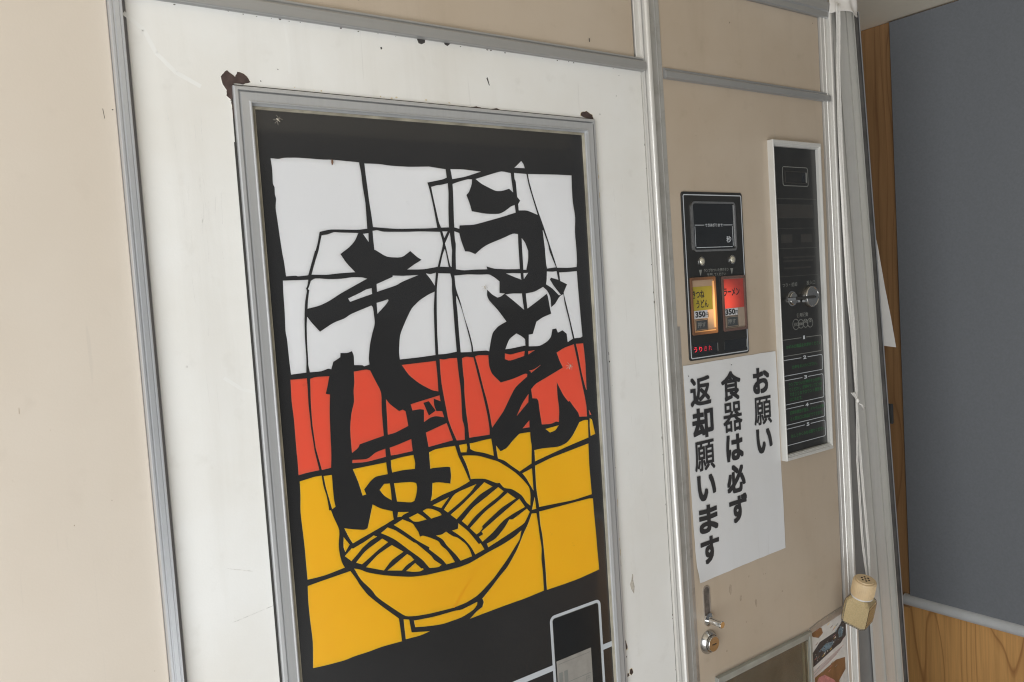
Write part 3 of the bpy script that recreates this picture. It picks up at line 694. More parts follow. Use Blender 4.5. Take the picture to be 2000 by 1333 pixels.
def ribbon(name, pts, widths, mat, parent=None, fold=1.2, sub=6):
    """crinkled flat band through front-plane points (u, v, h)"""
    path = []
    for i in range(len(pts) - 1):
        for k in range(sub):
            t = k / sub
            a, b = pts[i], pts[i + 1]
            w = widths[i] * (1 - t) + widths[i + 1] * t
            path.append((tuple(x * (1 - t) + y * t for x, y in zip(a, b)), w))
    path.append((pts[-1], widths[-1]))
    vs, fs, n = [], [], 7
    for k, ((u, v, h), w) in enumerate(path):
        for i in range(n):
            s = i / (n - 1) - 0.5
            wave = fold * math.sin(i * 2.3 + k * 0.11) * min(1, w / 6) + 0.25 * random.uniform(-1, 1)
            vs.append(P(u + s * w, v, h + wave))
    for k in range(len(path) - 1):
        for i in range(n - 1):
            a = k * n + i
            fs.append((a, a + 1, a + n + 1, a + n))
    o = mesh_obj(name, vs, fs, mat, parent, True)
    m = o.modifiers.new("thickness", 'SOLIDIFY')
    m.thickness = 0.0003
    return o


# ================================================================== setting
def slab(name, x0, x1, y0, y1, z0, z1, mat, parent=None):
    vs = [(x, y, z) for z in (z0, z1) for y in (y0, y1) for x in (x0, x1)]
    return mesh_obj(name, vs, [(0, 1, 3, 2), (4, 5, 7, 6), (0, 1, 5, 4), (2, 3, 7, 6), (0, 2, 6, 4), (1, 3, 7, 5)], mat, parent)


WALL_X = 1.80
CEIL_Z = CAM_Z + 0.302 * WALL_X
gr = slab("ground", -60, 60, -60, 60, -0.2, 0.0, 'ground')
gr["kind"] = "structure"
ce = slab("ceiling", -0.42, 2.1, -1.0, 2.2, CEIL_Z, CEIL_Z + 0.12, 'ceiling')
ce["kind"] = "structure"

# partition on the right: plywood wall carrying a blue-grey board on a rail
wall = thing("partition_wall", "wood-clad side wall with a large blue-grey board at the far right", "wall", (WALL_X + 0.05, 0.6, 0))
slab("cladding", WALL_X, WALL_X + 0.1, -0.6, 2.2, 0.0, CEIL_Z - 0.001, 'wood', wall)
BOARD_Y = WALL_X / 1.838
bd = slab("board", WALL_X - 0.010, WALL_X - 0.0005, -0.595, BOARD_Y - 0.004, CAM_Z - 0.425 * WALL_X, CEIL_Z - 0.004, 'board', wall)
rl = MB()
rail_z = CAM_Z - 0.4285 * WALL_X
tube_mb(rl, [(WALL_X - 0.006, -0.59, rail_z), (WALL_X - 0.006, 0.4, rail_z), (WALL_X - 0.006, BOARD_Y + 0.01, rail_z)], 13, 40)
rl.build("rail", 'rail', wall)
slab("back_post", WALL_X - 0.003, WALL_X - 0.0005, BOARD_Y + 0.001, 1.6, CAM_Z - 0.44 * WALL_X, CEIL_Z - 0.003, 'post_wood', wall)

# cream wall panel left of the machine
wp = box("wall_panel", -900, 146.9, -1398, 520, -40, 0, 'cream', None, 1.0)
tag(wp, "plain cream panel at the far left, beyond the bright vertical trim", "wall panel")

for k in range(22):
    u, v = random.uniform(-60, 140), random.uniform(-330, 240)
    w, l = random.uniform(0.25, 0.8), random.uniform(0.4, 5 if k % 4 == 0 else 1.2)
    MB().prism([(u, v), (u + w, v - 0.2), (u + w * 1.1, v + l), (u + 0.3, v + l)], -0.1, 0.1).build("mark", 'smudge', wp)

# ================================================================== machine
vm = thing("vending_machine", "old noodle vending machine with white door, stained-glass style sign and aluminium trim", "vending machine",
           (0.66, 1.0, 0.0))
PL = 0.0083   # the middle trim leans slightly

cab = MB()
cab.box(150, 1192, -1398, 425, -700, -46)
cab.build("cabinet", 'grime', vm)
box("lower_panel", 163, 752, -1398, -905, -40, -1, 'machine_cream', vm, 0.8)
rc = lambda a, b, c, d: [(a, c), (b, c), (b, d), (a, d)]
door = bevelled(MB().ring([(161, -900), (769.6, -900), (762.4, 266.6), (161, 266.6)], rc(259, 661.5, -645, 185), -40, 0).build("door", 'white', vm), 1.0)
box("upper_panel", 161, 754.5, 268, 425, -40, -2, 'machine_cream', vm, 0.8)
box("service_panel", 786, 1154, -1398, 262, -40, 0, 'machine_cream', vm, 0.8)
box("top_panel", 786, 1153, 263, 389, -40, -1, 'machine_cream', vm, 0.8)

# left upright trim
vstrip("trim", [(147.0, -40), (147.0, 8.2), (147.6, 9), (149.0, 9), (149.4, 8.3), (150.4, 8.3), (150.8, 9), (154.2, 9), (154.6, 8.4), (155.2, 8.4),
                (155.6, 9), (156.5, 9), (157.0, 8.2), (157.0, -40)], -1398, 520, 'alu', vm)
vstrip("gap_strip", [(157.05, -40), (157.05, -1.6), (161.4, -1.6), (161.4, -40)], -1398, 520, 'gap_soft', vm)

# rail above the door and the rail above the service panel
hstrip("trim", [(266.2, -10), (266.2, 1.8), (266.8, 2.4), (267.0, 5.6), (267.6, 6.2), (277.0, 6.2), (278.0, 5.4), (278.2, 2.2),
                (280.0, 2.2), (281.0, 3.2), (282.6, 3.0), (283.4, 1.0), (283.4, -10)], 160, 765.5, 'alu_h', vm)
hstrip("trim", [(261.2, -10), (261.2, 1.6), (261.8, 2.2), (262.0, 4.6), (262.6, 5.2), (270.2, 5.2), (271.2, 4.4), (271.4, 2.0),
                (273.6, 2.0), (274.6, 2.6), (275.8, 0.8), (275.8, -10)], 803.5, 1170, 'alu_h', vm)
hstrip("trim", [(389, -10), (389, 3), (390.5, 4.5), (398, 4.5), (400, 7), (412, 7), (414, 5), (426, 5), (426, -10)], 803.5, 1172, 'alu_h', vm)

# middle upright trim: flange, rounded rib, low flanges on the right
def rib_arc(u, h, r, n=6):
    return [(u + r - r * math.cos(rad(90 * i / n)), h - r + r * math.sin(rad(90 * i / n))) for i in range(n + 1)]


vstrip("trim", [(757.6, -40), (757.6, -2.2), (758.2, -1.6), (765.4, -1.6), (766.0, 2.6), (766.9, 2.6), (767.1, -5), (768.3, -5)] + rib_arc(768.4, 9.0, 3.6) +
       [(774.0, 9.0), (774.8, 8.4), (775.0, -6), (775.0, -40)], -1398, 425, 'alu_warm', vm, PL, 293)
vstrip("trim_flange", [(775.1, -40), (775.1, 0.8), (791.4, 0.8), (791.8, 0.2), (792.4, 1.5), (793.2, 0.3), (801.0, 0.2), (801.6, 0.0), (801.6, -40)],
       -1398, 425, 'flange', vm, PL, 293)
vstrip("gap_strip", [(754.6, -44), (754.6, -8), (757.5, -8), (757.5, -44)], 288, 425, 'gap', vm, PL, 293)
MB().prism([(769.8, -900), (771.2, -900), (763.5, 262), (762.6, 262)], -1.7, -1.2).build("gap_strip", 'gap', vm)

# right upright trim
vstrip("trim", [(1156.2, -40), (1156.2, 1.2), (1156.8, 1.8), (1164.6, 1.8), (1165.2, 2.8), (1166.6, 2.8), (1167.2, 1.2), (1172.4, 1.2), (1173.0, 0.4)] +
       rib_arc(1173.6, 7.6, 2.2) + [(1178.6, 7.6), (1179.4, 7.0), (1179.8, -4), (1186, -4), (1186, -40)], -1398, 408, 'alu_warm', vm, 0.0038, 309)
vstrip("gap_strip", [(1150, -46), (1150, -7), (1157.5, -7), (1157.5, -46)], -1398, 390, 'gap', vm, 0.0038, 309)

# sign: frame, printed black sheet, coloured panes
frame_ring("sign_frame", 244, 676.5, -660, 200,
           [(0, 0, -3), (0, 0, 3.4), (1.0, 1.0, 4.6), (3.6, 3.6, 4.6), (4.0, 4.0, 1.8), (5.2, 5.2, 1.8), (5.8, 5.8, 5.6), (13.0, 13.0, 5.2), (13.8, 13.8, 6.6),
            (14.8, 14.8, 6.4), (15.1, 15.1, 1.6), (16.6, 16.6, 1.4), (16.6, 16.6, -2)], 'frame_alu', vm)
frame_ring("gasket", 259.8, 660.7, -645, 184.2, [(0.9, 0.9, 0), (0.9, 0.9, 1.6), (1.6, 1.6, 2.0), (2.2, 2.2, 1.2), (2.6, 2.6, 1.6), (3.2, 3.2, 1.5), (3.6, 3.6, -1)], 'rubber', vm)
box("gap_strip", 241.8, 244.4, -500, 150, -0.1, 0.3, 'gap', vm)  # shade along the frame's left side, painted as a dark strip
frame_ring("gap_strip", 242.6, 677.9, -662, 201.6, [(0, 0, 0.0), (0.1, 0.1, 0.35), (1.5, 1.5, 0.35)], 'gap', vm)  # thin dark line painting the shade round the frame's outer edge
sign = box("sign_panel", 262.4, 658.1, -643, 182, -6, -0.5, 'sheet', vm)


def soften(poly):
    """round the slight bends of an outline, keep its sharp corners"""
    out, n = [], len(poly)
    for i in range(n):
        a, b, c = Vector(poly[i - 1]), Vector(poly[i]), Vector(poly[(i + 1) % n])
        d1, d2 = b - a, c - b
        if d1.length > 1.5 and d2.length > 1.5 and d1.angle(d2) < rad(38):
            k = min(0.28, 6.0 / max(d1.length, d2.length))
            out += [tuple(b - d1 * k), tuple(b + (d2 * k - d1 * k) * 0.25), tuple(b + d2 * k)]
        else:
            out.append(tuple(b))
    return out


def pane(poly, mat, rim):
    poly = soften(poly)
    me = bpy.data.meshes.new("pane")
    bm = bmesh.new()
    area = sum(a[0] * b[1] - b[0] * a[1] for a, b in zip(poly, poly[1:] + poly[:1])) / 2
    q = poly if area > 0 else poly[::-1]
    vs = [bm.verts.new(P(u, v, 0.0)) for u, v in q]
    f = bm.faces.new(vs)
    f.normal_update()
    if f.normal.y > 0:
        f.normal_flip()
    small = abs(area) < 120
    r = bmesh.ops.inset_region(bm, faces=[f], thickness=(0.00035 if small else 0.0008), use_even_offset=False)
    for g in r["faces"]:
        g.material_index = 1
    edges = [e for e in bm.edges if len(e.link_faces) == 1]
    ex = bmesh.ops.extrude_edge_only(bm, edges=edges)
    nv = [g for g in ex["geom"] if isinstance(g, bmesh.types.BMVert)]
    bmesh.ops.translate(bm, verts=nv, vec=(0, 0.0035, 0))
    for e in ex["geom"]:
        if isinstance(e, bmesh.types.BMFace):
            e.material_index = 1
    try:
        bm.faces.new([v for v in nv]) if False else bmesh.ops.edgeloop_fill(bm, edges=[e for e in bm.edges if len(e.link_faces) == 1])
    except Exception:
        pass
    bm.to_mesh(me)
    bm.free()
    me.materials.append(M[mat])
    me.materials.append(M[rim])
    return link(bpy.data.objects.new("pane", me), sign)


for tab, mat, rim in ((WHITE_PANES, 'white_pane', 'white_rim'), (RED_PANES, 'red_pane', 'red_rim'), (YELLOW_PANES, 'yellow_pane', 'yellow_rim')):
    for poly in tab:
        pane(list(poly), mat, rim)
MB().prism(INK_PATCH, 0.0, 0.15).build("ink_patch", 'sheet', sign)

# outlined window printed low on the sign
outline("window_outline", 563.2, 642.6, -640, -381.5, 7, 3.4, -0.5, 'line', sign, 0.2)
outline("window_outline", 566.6, 639.2, -640, -384.9, 4, 0.6, -0.5, 'dim_line', sign, 0.12)
MB().prism(rrect(567.4, 638.4, -640, -385.6, 4), -0.5, -0.35).build("dark_window", 'black2', sign)
MB().prism([(569, -520), (623, -520), (623, -437), (569, -437)], -0.35, -0.2).build("price_slip", 'slip', sign)
for k, vv in enumerate((-441.5, -467, -480)):
    MB().box(572 if k == 0 else 586, 621, vv - 0.35, vv + 0.35, -0.2, -0.1).build("slip_line", 'dim_line', sign)
text_fit("lettering", "円", 612.5, 619, -476, -469.5, -0.1, 'dim_line', sign)
for uu in (571.5, 579.5):
    MB().box(uu, uu + 5.6, -489, -452, -0.2, -0.12).build("slip_print", 'dim_line', sign)
MB().box(470, 563.1, -446.2, -439.6, -0.5, -0.3).build("printed_band", 'line', sign)
MB().box(642.7, 657.9, -446.2, -439.6, -0.5, -0.3).build("printed_band", 'line', sign)

# wear on the door
def roughen(poly, amp, steps=3):
    out, n = [], len(poly)
    for i in range(n):
        a, b = Vector(poly[i]), Vector(poly[(i + 1) % n])
        for k in range(steps):
            p = a.lerp(b, k / steps)
            out.append((p.x + random.uniform(-amp, amp), p.y + random.uniform(-amp, amp)))
    return out


for i, poly in enumerate(RUST_PATCHES):
    c = sum((Vector(p) for p in poly), Vector((0, 0))) / len(poly)
    big = [tuple(c + (Vector(p) - c) * (1.07 if i < 2 else 1.25)) for p in poly]
    MB().prism(roughen(big, 0.35), -0.1, 0.14).build("lifted_paint", 'stain' if i in (1, 2, 3, 4) else 'lifted', door)
    MB().prism(roughen(poly, 0.35), 0.0, 0.36 if i < 2 else 0.4).build("rust_patch", 'rust', door)
# faint wipe marks and vertical scuffs on the white paint
for path, w in ((((267, 252), (282, 240), (290, 222), (305, 207), (325, 197)), 3.5), (((298, 262), (300, 240), (299, 216)), 2.6),
                (((215, -60), (230, -72), (246, -78)), 3.0)):
    path = [(u - 108 if w > 3.2 else u, v) for u, v in path]
    m = MB()
    for a, b in zip(path, path[1:]):
        d = (Vector(b) - Vector(a)).normalized()
        nrm = Vector((-d.y, d.x)) * w / 2
        m.prism([tuple(Vector(a) - nrm), tuple(Vector(b) - nrm), tuple(Vector(b) + nrm), tuple(Vector(a) + nrm)], -0.1, 0.05)
    m.build("wipe_mark", 'wipe', door)
for k in range(46):
    u, v, l = (random.gauss(205, 12), random.gauss(75, 45), random.uniform(6, 30)) if k < 26 else (random.uniform(690, 752), random.uniform(-480, 240), random.uniform(5, 26))
    w, t = random.uniform(0.15, 0.4), random.uniform(-1.5, 1.5)
    MB().prism([(u, v), (u + w, v), (u + w * 0.6 + t, v + l), (u + t, v + l)], -0.1, 0.06).build("scuff", 'scuff', door)
for k, poly in enumerate(CHIPS):
    tgt = door if poly[0][0] > 163 and poly[0][1] < 280 else (wp if poly[0][0] < 150 else door)
    MB().prism(poly, -0.2, 0.12).build("chip", 'scratch' if k in (10, 11, 12) else 'chip', tgt)
for poly in FLAKES:
    MB().prism(poly, 0.0, 0.15).build("flaked_patch", 'flake', door)


def blob(u, v, r, n=9, squash=1.0):
    return [(u + r * random.uniform(0.6, 1.15) * math.cos(2 * math.pi * i / n),
             v + r * squash * random.uniform(0.6, 1.15) * math.sin(2 * math.pi * i / n)) for i in range(n)]


for k in range(26):                                   # flaking along the door's right edge and beside the sign
    u = 762.2 + 0.0062 * (262 - 0) - 1.2 - random.uniform(0, 0.6) if k % 2 else 678.2 + random.uniform(0, 2.2)
    v = random.uniform(-540, 180)
    if k % 2:
        u = 762.3 + 0.0062 * (262 - v) - random.uniform(0.2, 0.8)
    MB().prism(blob(u, v, random.uniform(0.35, 1.1), 8, random.uniform(1, 3.0)), -0.1, 0.14).build("chip", 'rust' if k % 3 else 'chip', door)
for k in range(16):                                   # yellowed runs beside the sign frame
    MB().prism(blob(677.6 + random.uniform(0.4, 2.4), random.uniform(60, 197) - (0 if k < 9 else 420), random.uniform(0.5, 1.5), 10, random.uniform(1.5, 5)), -0.1, 0.1).build("stain", 'stain', door)
for k in range(12):
    MB().prism(blob(random.uniform(300, 480), 202.6 + random.uniform(0, 2.0), random.uniform(0.5, 1.6), 10, 0.6), -0.1, 0.1).build("stain", 'stain', door)
for k in range(20):                                   # grime under the rail
    MB().prism(blob(random.uniform(200, 750), 265.6 - random.uniform(0, 0.8), random.uniform(0.4, 1.4), 8, 0.5), -0.1, 0.14).build("chip", 'grime', door)

# ------------------------------------------------------------------ button panel
bp = MB().prism(rrect(823.4, 947.6, -108, 117.2, 4), -2, 2.0).build("button_panel", 'black', vm)
bevelled(bp, 0.6)
outline("panel_outline", 825.6, 945.4, -105.6, 113.6, 3, 1.3, 2.0, 'line', bp)
outline("display_bezel", 840, 930.2, 36.9, 104.2, 6, 2.8, 2.0, 'dull_chrome', bp, 1.6)
MB().prism(rrect(842.7, 927.5, 39.6, 101.5, 3.6), 2.0, 2.3).build("display_window", 'black2', bp)
for (a, b, c, d) in ((845.6, 864.6, 72.2, 73.0), (904.2, 923.5, 72.2, 73.0), (845.6, 846.3, 44, 71), (922.8, 923.5, 44, 71), (847.4, 921.7, 42.2, 43.0)):
    MB().box(a, b, c, d, 2.3, 2.5).build("display_line", 'line', bp)
text_fit("lettering", "できあがりまで", 866.2, 902.5, 70.3, 74.9, 2.5, 'line', bp, 0.02)
text_fit("lettering", "秒", 909.1, 919.6, 48.4, 57.3, 2.5, 'line', bp, 0.02)
for lu, lv in ((855.6, 23.8), (919.0, 24.6)):
    o = lathe("lamp_ring", [(6.6, 0), (6.4, 1.4), (5.0, 1.8), (4.9, 0.2)], 24, P(lu, lv, 2.0), (0, -1, 0), 'dull_chrome', bp)
    lathe("lamp", [(5.0, 0), (4.8, 1.6), (3.6, 3.0), (1.6, 3.7), (0.2, 3.9)], 20, P(lu, lv, 2.0), (0, -1, 0), 'lens', bp)
text_fit("lettering", "ランプのついた押ボタン", 859.6, 911.2, 9.2, 13.9, 2.2, 'dim_line', bp, 0.015)
text_fit("lettering", "を押してください", 866.1, 904.4, 3.4, 7.9, 2.2, 'dim_line', bp, 0.015)
for tu in (852.9, 917.6):
    MB().prism([(tu - 3, 12.8), (tu + 3, 12.8), (tu, 4.4)], 2.0, 2.2).build("arrow_mark", 'dim_line', bp)
for k, (a, b) in enumerate(((829.6, 880.6), (893.4, 942.4))):
    MB().prism(rrect(a, b, -102, -86.5, 3), 2.0, 2.3).build("sold_out_window", 'black2', bp)
    MB().box(b - 0.9, b - 0.1, -99, -88, 2.0, 2.6).build("window_edge", 'dim_line', bp)
    MB().box(a, a + 0.5, -99, -88, 2.3, 2.6).build("window_edge", 'faint', bp)
for c, a, b, mt in (("う", 831.8, 837.8, 'led'), ("り", 842.2, 847.8, 'led'), ("き", 852.0, 857.6, 'led_dim'), ("れ", 861.0, 867.6, 'led_dim')):
    text_fit("lit_lettering", c, a, b, -97.0, -90.2, 2.45, mt, bp, 0.01)

def push_button(u0, u1, v0, v1, lit):
    b = MB()
    b.ring(rrect(u0, u1, v0, v1, 1.6, 3), rrect(u0 + 3.0, u1 - 3.0, v0 + 4.0, v1 - 4.0, 0.8, 3), 2.0, 5.0)
    o = b.build("push_button", 'button_cap' if lit else 'button_cap_dim', vm)
    bevelled(o, 0.8, 2)
    o["label"] = "amber lit push button for fox udon" if lit else "dim reddish push button for ramen"
    MB().box(u0 + 2.6, u1 - 2.6, v0 + 3.6, v1 - 3.6, 1.6, 2.6).build("backing", 'button_back' if lit else 'button_back_dim', o)
    if lit:
        MB().box(u1 - 4.6, u1 - 3.4, v0 + 8, v1 - 6, 2.6, 4.4).build("glowing_edge", 'glow_edge', o)
        MB().box(u0 + 4, u1 - 4, v0 + 3.8, v0 + 5.2, 2.6, 4.4).build("glowing_edge", 'glow_edge', o)
    cu0, cu1 = u0 + 3.2, u1 - (6.4 if lit else 3.2)
    vt = v1 - (12.6 if lit else 4.6)
    MB().box(cu0, cu1, -41.5 if lit else -42.5, vt, 2.6, 2.85).build("menu_card", 'yellow_card' if lit else 'red_card', o)
    MB().box(cu0, cu0 + 29, -52.4, -41.8 if lit else -42.8, 2.6, 2.9).build("price_label", 'price', o)
    pu = u0 + 8.6
    outline("press_outline", pu - 1.0, pu + 23.6, -69.0, -53.4, 1.0, 0.8, 2.6, 'grey_plate', o, 0.2)
    MB().box(pu + 0.6, pu + 22.2, -67.4, -55.0, 2.6, 2.8).build("press_label", 'press', o)
    return o


b1 = push_button(829.8, 879.8, -74.2, 3.0, True)
text_bold("lettering", "きつね", 833.2, 857.1, -25.2, -14.6, 2.9, 'ink', b1, 0.22)
text_bold("lettering", "うどん", 840.5, 864.6, -38.2, -27.4, 2.9, 'ink', b1, 0.22)
text_fit("lettering", "350", 837.4, 857.4, -51.0, -42.8, 2.95, 'ink', b1, 0.045)
text_fit("lettering", "円", 857.9, 863.6, -51.3, -45.4, 2.95, 'ink', b1, 0.02)
text_fit("lettering", "押す", 841.1, 857.3, -64.6, -57.4, 2.85, 'dim_line', b1, 0.01)
b2 = push_button(893.4, 943.2, -74.2, 2.4, False)
text_bold("lettering", "ラーメン", 896.9, 931.2, -25.4, -14.6, 2.9, 'ink', b2, 0.3)
text_fit("lettering", "350", 899.0, 919.6, -51.6, -43.4, 2.95, 'ink', b2, 0.045)
text_fit("lettering", "円", 919.9, 925.4, -52.1, -46.0, 2.95, 'ink', b2, 0.02)
text_fit("lettering", "押す", 903.3, 920.1, -64.6, -57.4, 2.85, 'dim_line', b2, 0.01)

# ------------------------------------------------------------------ coin panel
cp = box("coin_panel", 1016, 1127.6, -271, 187, -2, 2.0, 'black', vm)
frame_ring("coin_frame", 1012.8, 1131.0, -275.8, 194.2,
           [(0, 0, -1), (0, 0, 9.4), (0.5, 0.5, 10), (1.8, 4.6, 10), (2.0, 4.8, 8.6), (2.5, 6.6, 8.4), (2.7, 6.8, 7.2), (3.2, 8.2, 7.0), (3.4, 8.4, 1.5)], 'alu_pale', cp)
for vv, mt, hh in ((110.7, 'faint', 0.7), (67.0, 'faint', 0.35), (37.3, 'faint', 0.55), (-4.0, 'faint', 0.4)):
    MB().box(1020, 1121 if vv < 100 else 1125, vv - hh, vv + hh, 2.0, 2.25).build("panel_line", mt, cp)
outline("window_outline", 1042.8, 1106.2, 129.3, 158.0, 4, 1.0, 2.0, 'dim_line', cp)
frame_ring("small_window", 1048, 1101, 133.2, 151.8, [(0, 0, 2.0), (0, 0, 3.2), (1.2, 1.2, 3.2), (1.8, 1.8, 2.2)], 'grey_plate', cp)
MB().box(1090, 1098.5, 135.2, 149.6, 2.0, 2.4).build("window_slot", 'black2', cp)
MB().box(1099.3, 1101.1, 135, 150, 3.2, 3.6).build("window_glint", 'dim_line', cp)
MB().box(1020, 1114.6, 81.8, 102.1, 2.0, 2.5).build("name_strip", 'grey_plate', cp)
outline("strip_outline", 1020, 1114.6, 81.8, 102.1, 0.6, 0.7, 2.5, 'faint', cp, 0.15)
for a, b in ((1033, 1059.8), (1081.6, 1109.1)):
    MB().box(a, b, 45.8, 57.9, 2.0, 2.2).build("indicator_window", 'grey_plate', cp)
for k, vv in enumerate((24, 18.5, 8)):
    MB().box(1036, 1116 - 6 * k, vv - 1.2, vv + 1.2, 2.0, 2.1).build("worn_print", 'grey_plate', cp)
text_fit("lettering", "つり・返却", 1030.6, 1066.7, -19.6, -13.6, 2.2, 'dim_line', cp, 0.012)
text_fit("lettering", "投入口", 1090.6, 1112.6, -18.9, -12.5, 2.2, 'dim_line', cp, 0.012)
text_fit("lettering", "使用硬貨", 1062.2, 1090.6, -66.6, -60.0, 2.2, 'dim_line', cp, 0.012)
for cu, rr in ((1059.5, 8.2), (1072.1, 7.0), (1083.8, 6.6), (1095.6, 7.2)):
    n = 28
    outer = [(cu + rr * math.cos(2 * math.pi * i / n), -76.6 + rr * math.sin(2 * math.pi * i / n)) for i in range(n)]
    inner = [(cu + (rr - .8) * math.cos(2 * math.pi * i / n), -76.6 + (rr - .8) * math.sin(2 * math.pi * i / n)) for i in range(n)]
    MB().ring(outer, inner, 2.0, 2.2).build("coin_mark", 'dim_line', cp)
text_fit("lettering", "500", 1054.2, 1064.8, -79.2, -74.0, 2.2, 'dim_line', cp)
text_fit("lettering", "100", 1067.9, 1076.3, -79.0, -74.4, 2.2, 'dim_line', cp, 0.03)
text_fit("lettering", "50", 1080.4, 1087.2, -76.0, -71.6, 2.2, 'dim_line', cp, 0.03)
text_fit("lettering", "10", 1092.6, 1098.6, -76.0, -71.4, 2.2, 'dim_line', cp, 0.03)
BOXES = [(-122.3, -97.2, "1", 1075.9, 1080.5), (-151.6, -127.4, "2", 1073.8, 1082.0), (-194.6, -157.5, "3", 1074.0, 1081.6),
         (-225.0, -200.0, "4", 1074.4, 1082.3), (-255.6, -230.0, "5", 1075.1, 1082.4)]
for v0, v1, dig, a, b in BOXES:
    m = MB()
    m.box(1019, a - 4.5, v1 - 0.9, v1, 2.0, 2.2).box(b + 3.5, 1120.5, v1 - 0.9, v1, 2.0, 2.2)
    m.box(1019, 1120.5, v0, v0 + 0.9, 2.0, 2.2).box(1122.6, 1123.5, v0 + 3, v1 - 3, 2.0, 2.2)
    m.prism([(1120.5, v1), (1120.5, v1 - 0.9), (1122.0, v1 - 1.6), (1122.6, v1 - 3), (1123.5, v1 - 3), (1122.7, v1 - 0.9)][::-1], 2.0, 2.2)
    m.prism([(1120.5, v0), (1122.7, v0 + 0.9), (1123.5, v0 + 3), (1122.6, v0 + 3), (1122.0, v0 + 1.6), (1120.5, v0 + 0.9)], 2.0, 2.2)
    m.build("step_outline", 'dim_line' if dig == "1" else 'line', cp)
    text_fit("lettering", dig, a, b, v1 - 3.1, v1 + 2.3, 2.2, 'line', cp, 0.04)
for s, a, b, v0, v1 in (("お好みの商品をお求めください", 1033.3, 1120.9, -111.6, -106.0), ("お金をお入れください。", 1045.8, 1109.1, -142.4, -136.8),
                        ("ランプのついた押ボタンを押し", 1034.9, 1119.4, -168.1, -162.1), ("てください。調理中ランプがつき", 1035.5, 1118.9, -175.7, -169.7),
                        ("でき上りまでカウント表示を", 1036.1, 1118.3, -183.1, -177.1), ("はじめます。", 1036.1, 1067.0, -190.5, -184.9),
                        ("調理中表示が消え、チャイムが鳴", 1035.2, 1121.5, -210.8, -204.7), ("ると取出口に商品がでてきます。", 1035.1, 1118.7, -219.9, -213.9),
                        ("はしとやくみをお取りください", 1036.0, 1121.2, -245.5, -239.8)):
    text_fit("green_lettering", s, a, b, v0, v1, 2.2, 'green', cp, 0.02)
lathe("return_knob", [(11.5, 0), (11.5, 1.0), (9.6, 1.4), (9.2, 4.0), (8.4, 4.6), (0.3, 4.8)], 32, P(1052, -37.4, 2.0), (0, -1, 0), 'dull_chrome', cp)
lathe("coin_slot_knob", [(16.4, 0), (16.2, 5.5), (15.4, 6.6), (14.2, 6.8), (13.4, 6.2), (0.3, 6.2)], 40, P(1096.5, -36.8, 2.0), (0, -1, 0), 'dull_chrome', cp)
box("slot_bar", 1036, 1100, -39.6, -35.2, 7.6, 10.2, 'grey_plate', cp, 0.3)
box("lever_tip", 1027.5, 1047.5, -40.4, -35.6, 10.3, 12.8, 'chrome', cp, 0.5)
box("coin_slot", 1100.4, 1104.6, -39.0, -36.2, 8.0, 8.6, 'black2', cp)
box("slot_lug", 1075.5, 1081.5, -44.6, -40.2, 3, 9.0, 'chrome', cp, 0.8)

# ------------------------------------------------------------------ handle and lock
MB().prism(rrect(827.6, 839.2, -466, -418.2, 5.6), 0.0, 0.4).build("handle_slot", 'grime', vm)
MB().ring(rrect(826.4, 840.4, -468, -416.8, 6.6), rrect(828.0, 838.8, -466, -418.4, 5.2), 0, 0.9).build("slot_rim", 'dirty_alu', vm)
hd = lathe("handle_knob", [(9.0, 0), (9.0, 2.0), (6.0, 3.4), (4.6, 4.6), (4.4, 20.0), (5.0, 20.6), (5.0, 23.4), (4.4, 24.0), (0.2, 24.0)], 28,
           P(834.4, -464.0, 0.6), (0.02, -1, -0.05), 'chrome', vm)
lk = lathe("lock", [(16.5, 0), (16.4, 1.2), (12.4, 6.4), (11.6, 6.6), (11.2, 5.6), (10.8, 5.6), (10.6, 9.6), (10.0, 10.4), (0.2, 10.6)], 40,
           P(832.6, -495.2, 0.0), (0, -1, 0), 'dull_chrome', vm)
MB().prism([(829.0, -496.4), (837.0, -496.4), (837.0, -494.6), (829.0, -494.6)], 10.5, 10.75).build("keyhole", 'hole', lk)

for u, v, r, sq in ((884, -436, 3.5, 2.6), (905, -455, 2.6, 1.8), (925, -428, 1.6, 1.2), (938, -470, 2.8, 2.4), (958, -433, 1.2, 0.8), (963, -434, 1.0, 0.8),
                    (1000, -470, 1.6, 1.0), (915, -492, 1.4, 1.0), (870, -520, 1.8, 1.0), (950, -505, 1.0, 1.0), (1040, -360, 1.2, 1.0), (1090, -380, 0.9, 1.0),
                    (905, 190, 1.0, 0.8), (1000, 235, 0.8, 1.0), (870, 228, 1.0, 1.2)):
    MB().prism(blob(u, v, r, 11, sq), -0.1, 0.08).build("smudge", 'smudge', vm)

# ------------------------------------------------------------------ hatch cover, tape
hatch = MB().box(846, 1052, -760, -556, -20, 0.6).build("hatch", 'interior', vm)
frame_ring("cover_edge", 841.8, 1058.8, -780, -548.2, [(0, 0, 0.3), (0, 0, 6.5), (0.6, 0.6, 7), (5.4, 5.4, 7), (6.0, 6.0, 6.0), (9.4, 9.4, 6.0), (9.8, 9.8, 1.0)], 'acrylic_edge', hatch)
MB().box(1038, 1041, -760, -560, 0.8, 4).build("cover_rib", 'acrylic_side', hatch)
MB().box(1046.4, 1048.0, -760, -560, 0.8, 6).build("cover_rib", 'acrylic_side', hatch)
cov = MB().box(851.8, 1048.8, -760, -558.2, 3.0, 5.6).build("cover_sheet", 'acrylic', hatch)
hp = [(1062.0, -546.0), (1085, -541.6), (1110, -539.0), (1140, -536.2), (1158, -535.0), (1159, -545.6), (1140, -546.8), (1110, -549.6), (1085, -551.4), (1062.0, -554.4)]
MB().prism(hp, 0.0, 2.2).build("grey_tape", 'dirty_alu', vm)
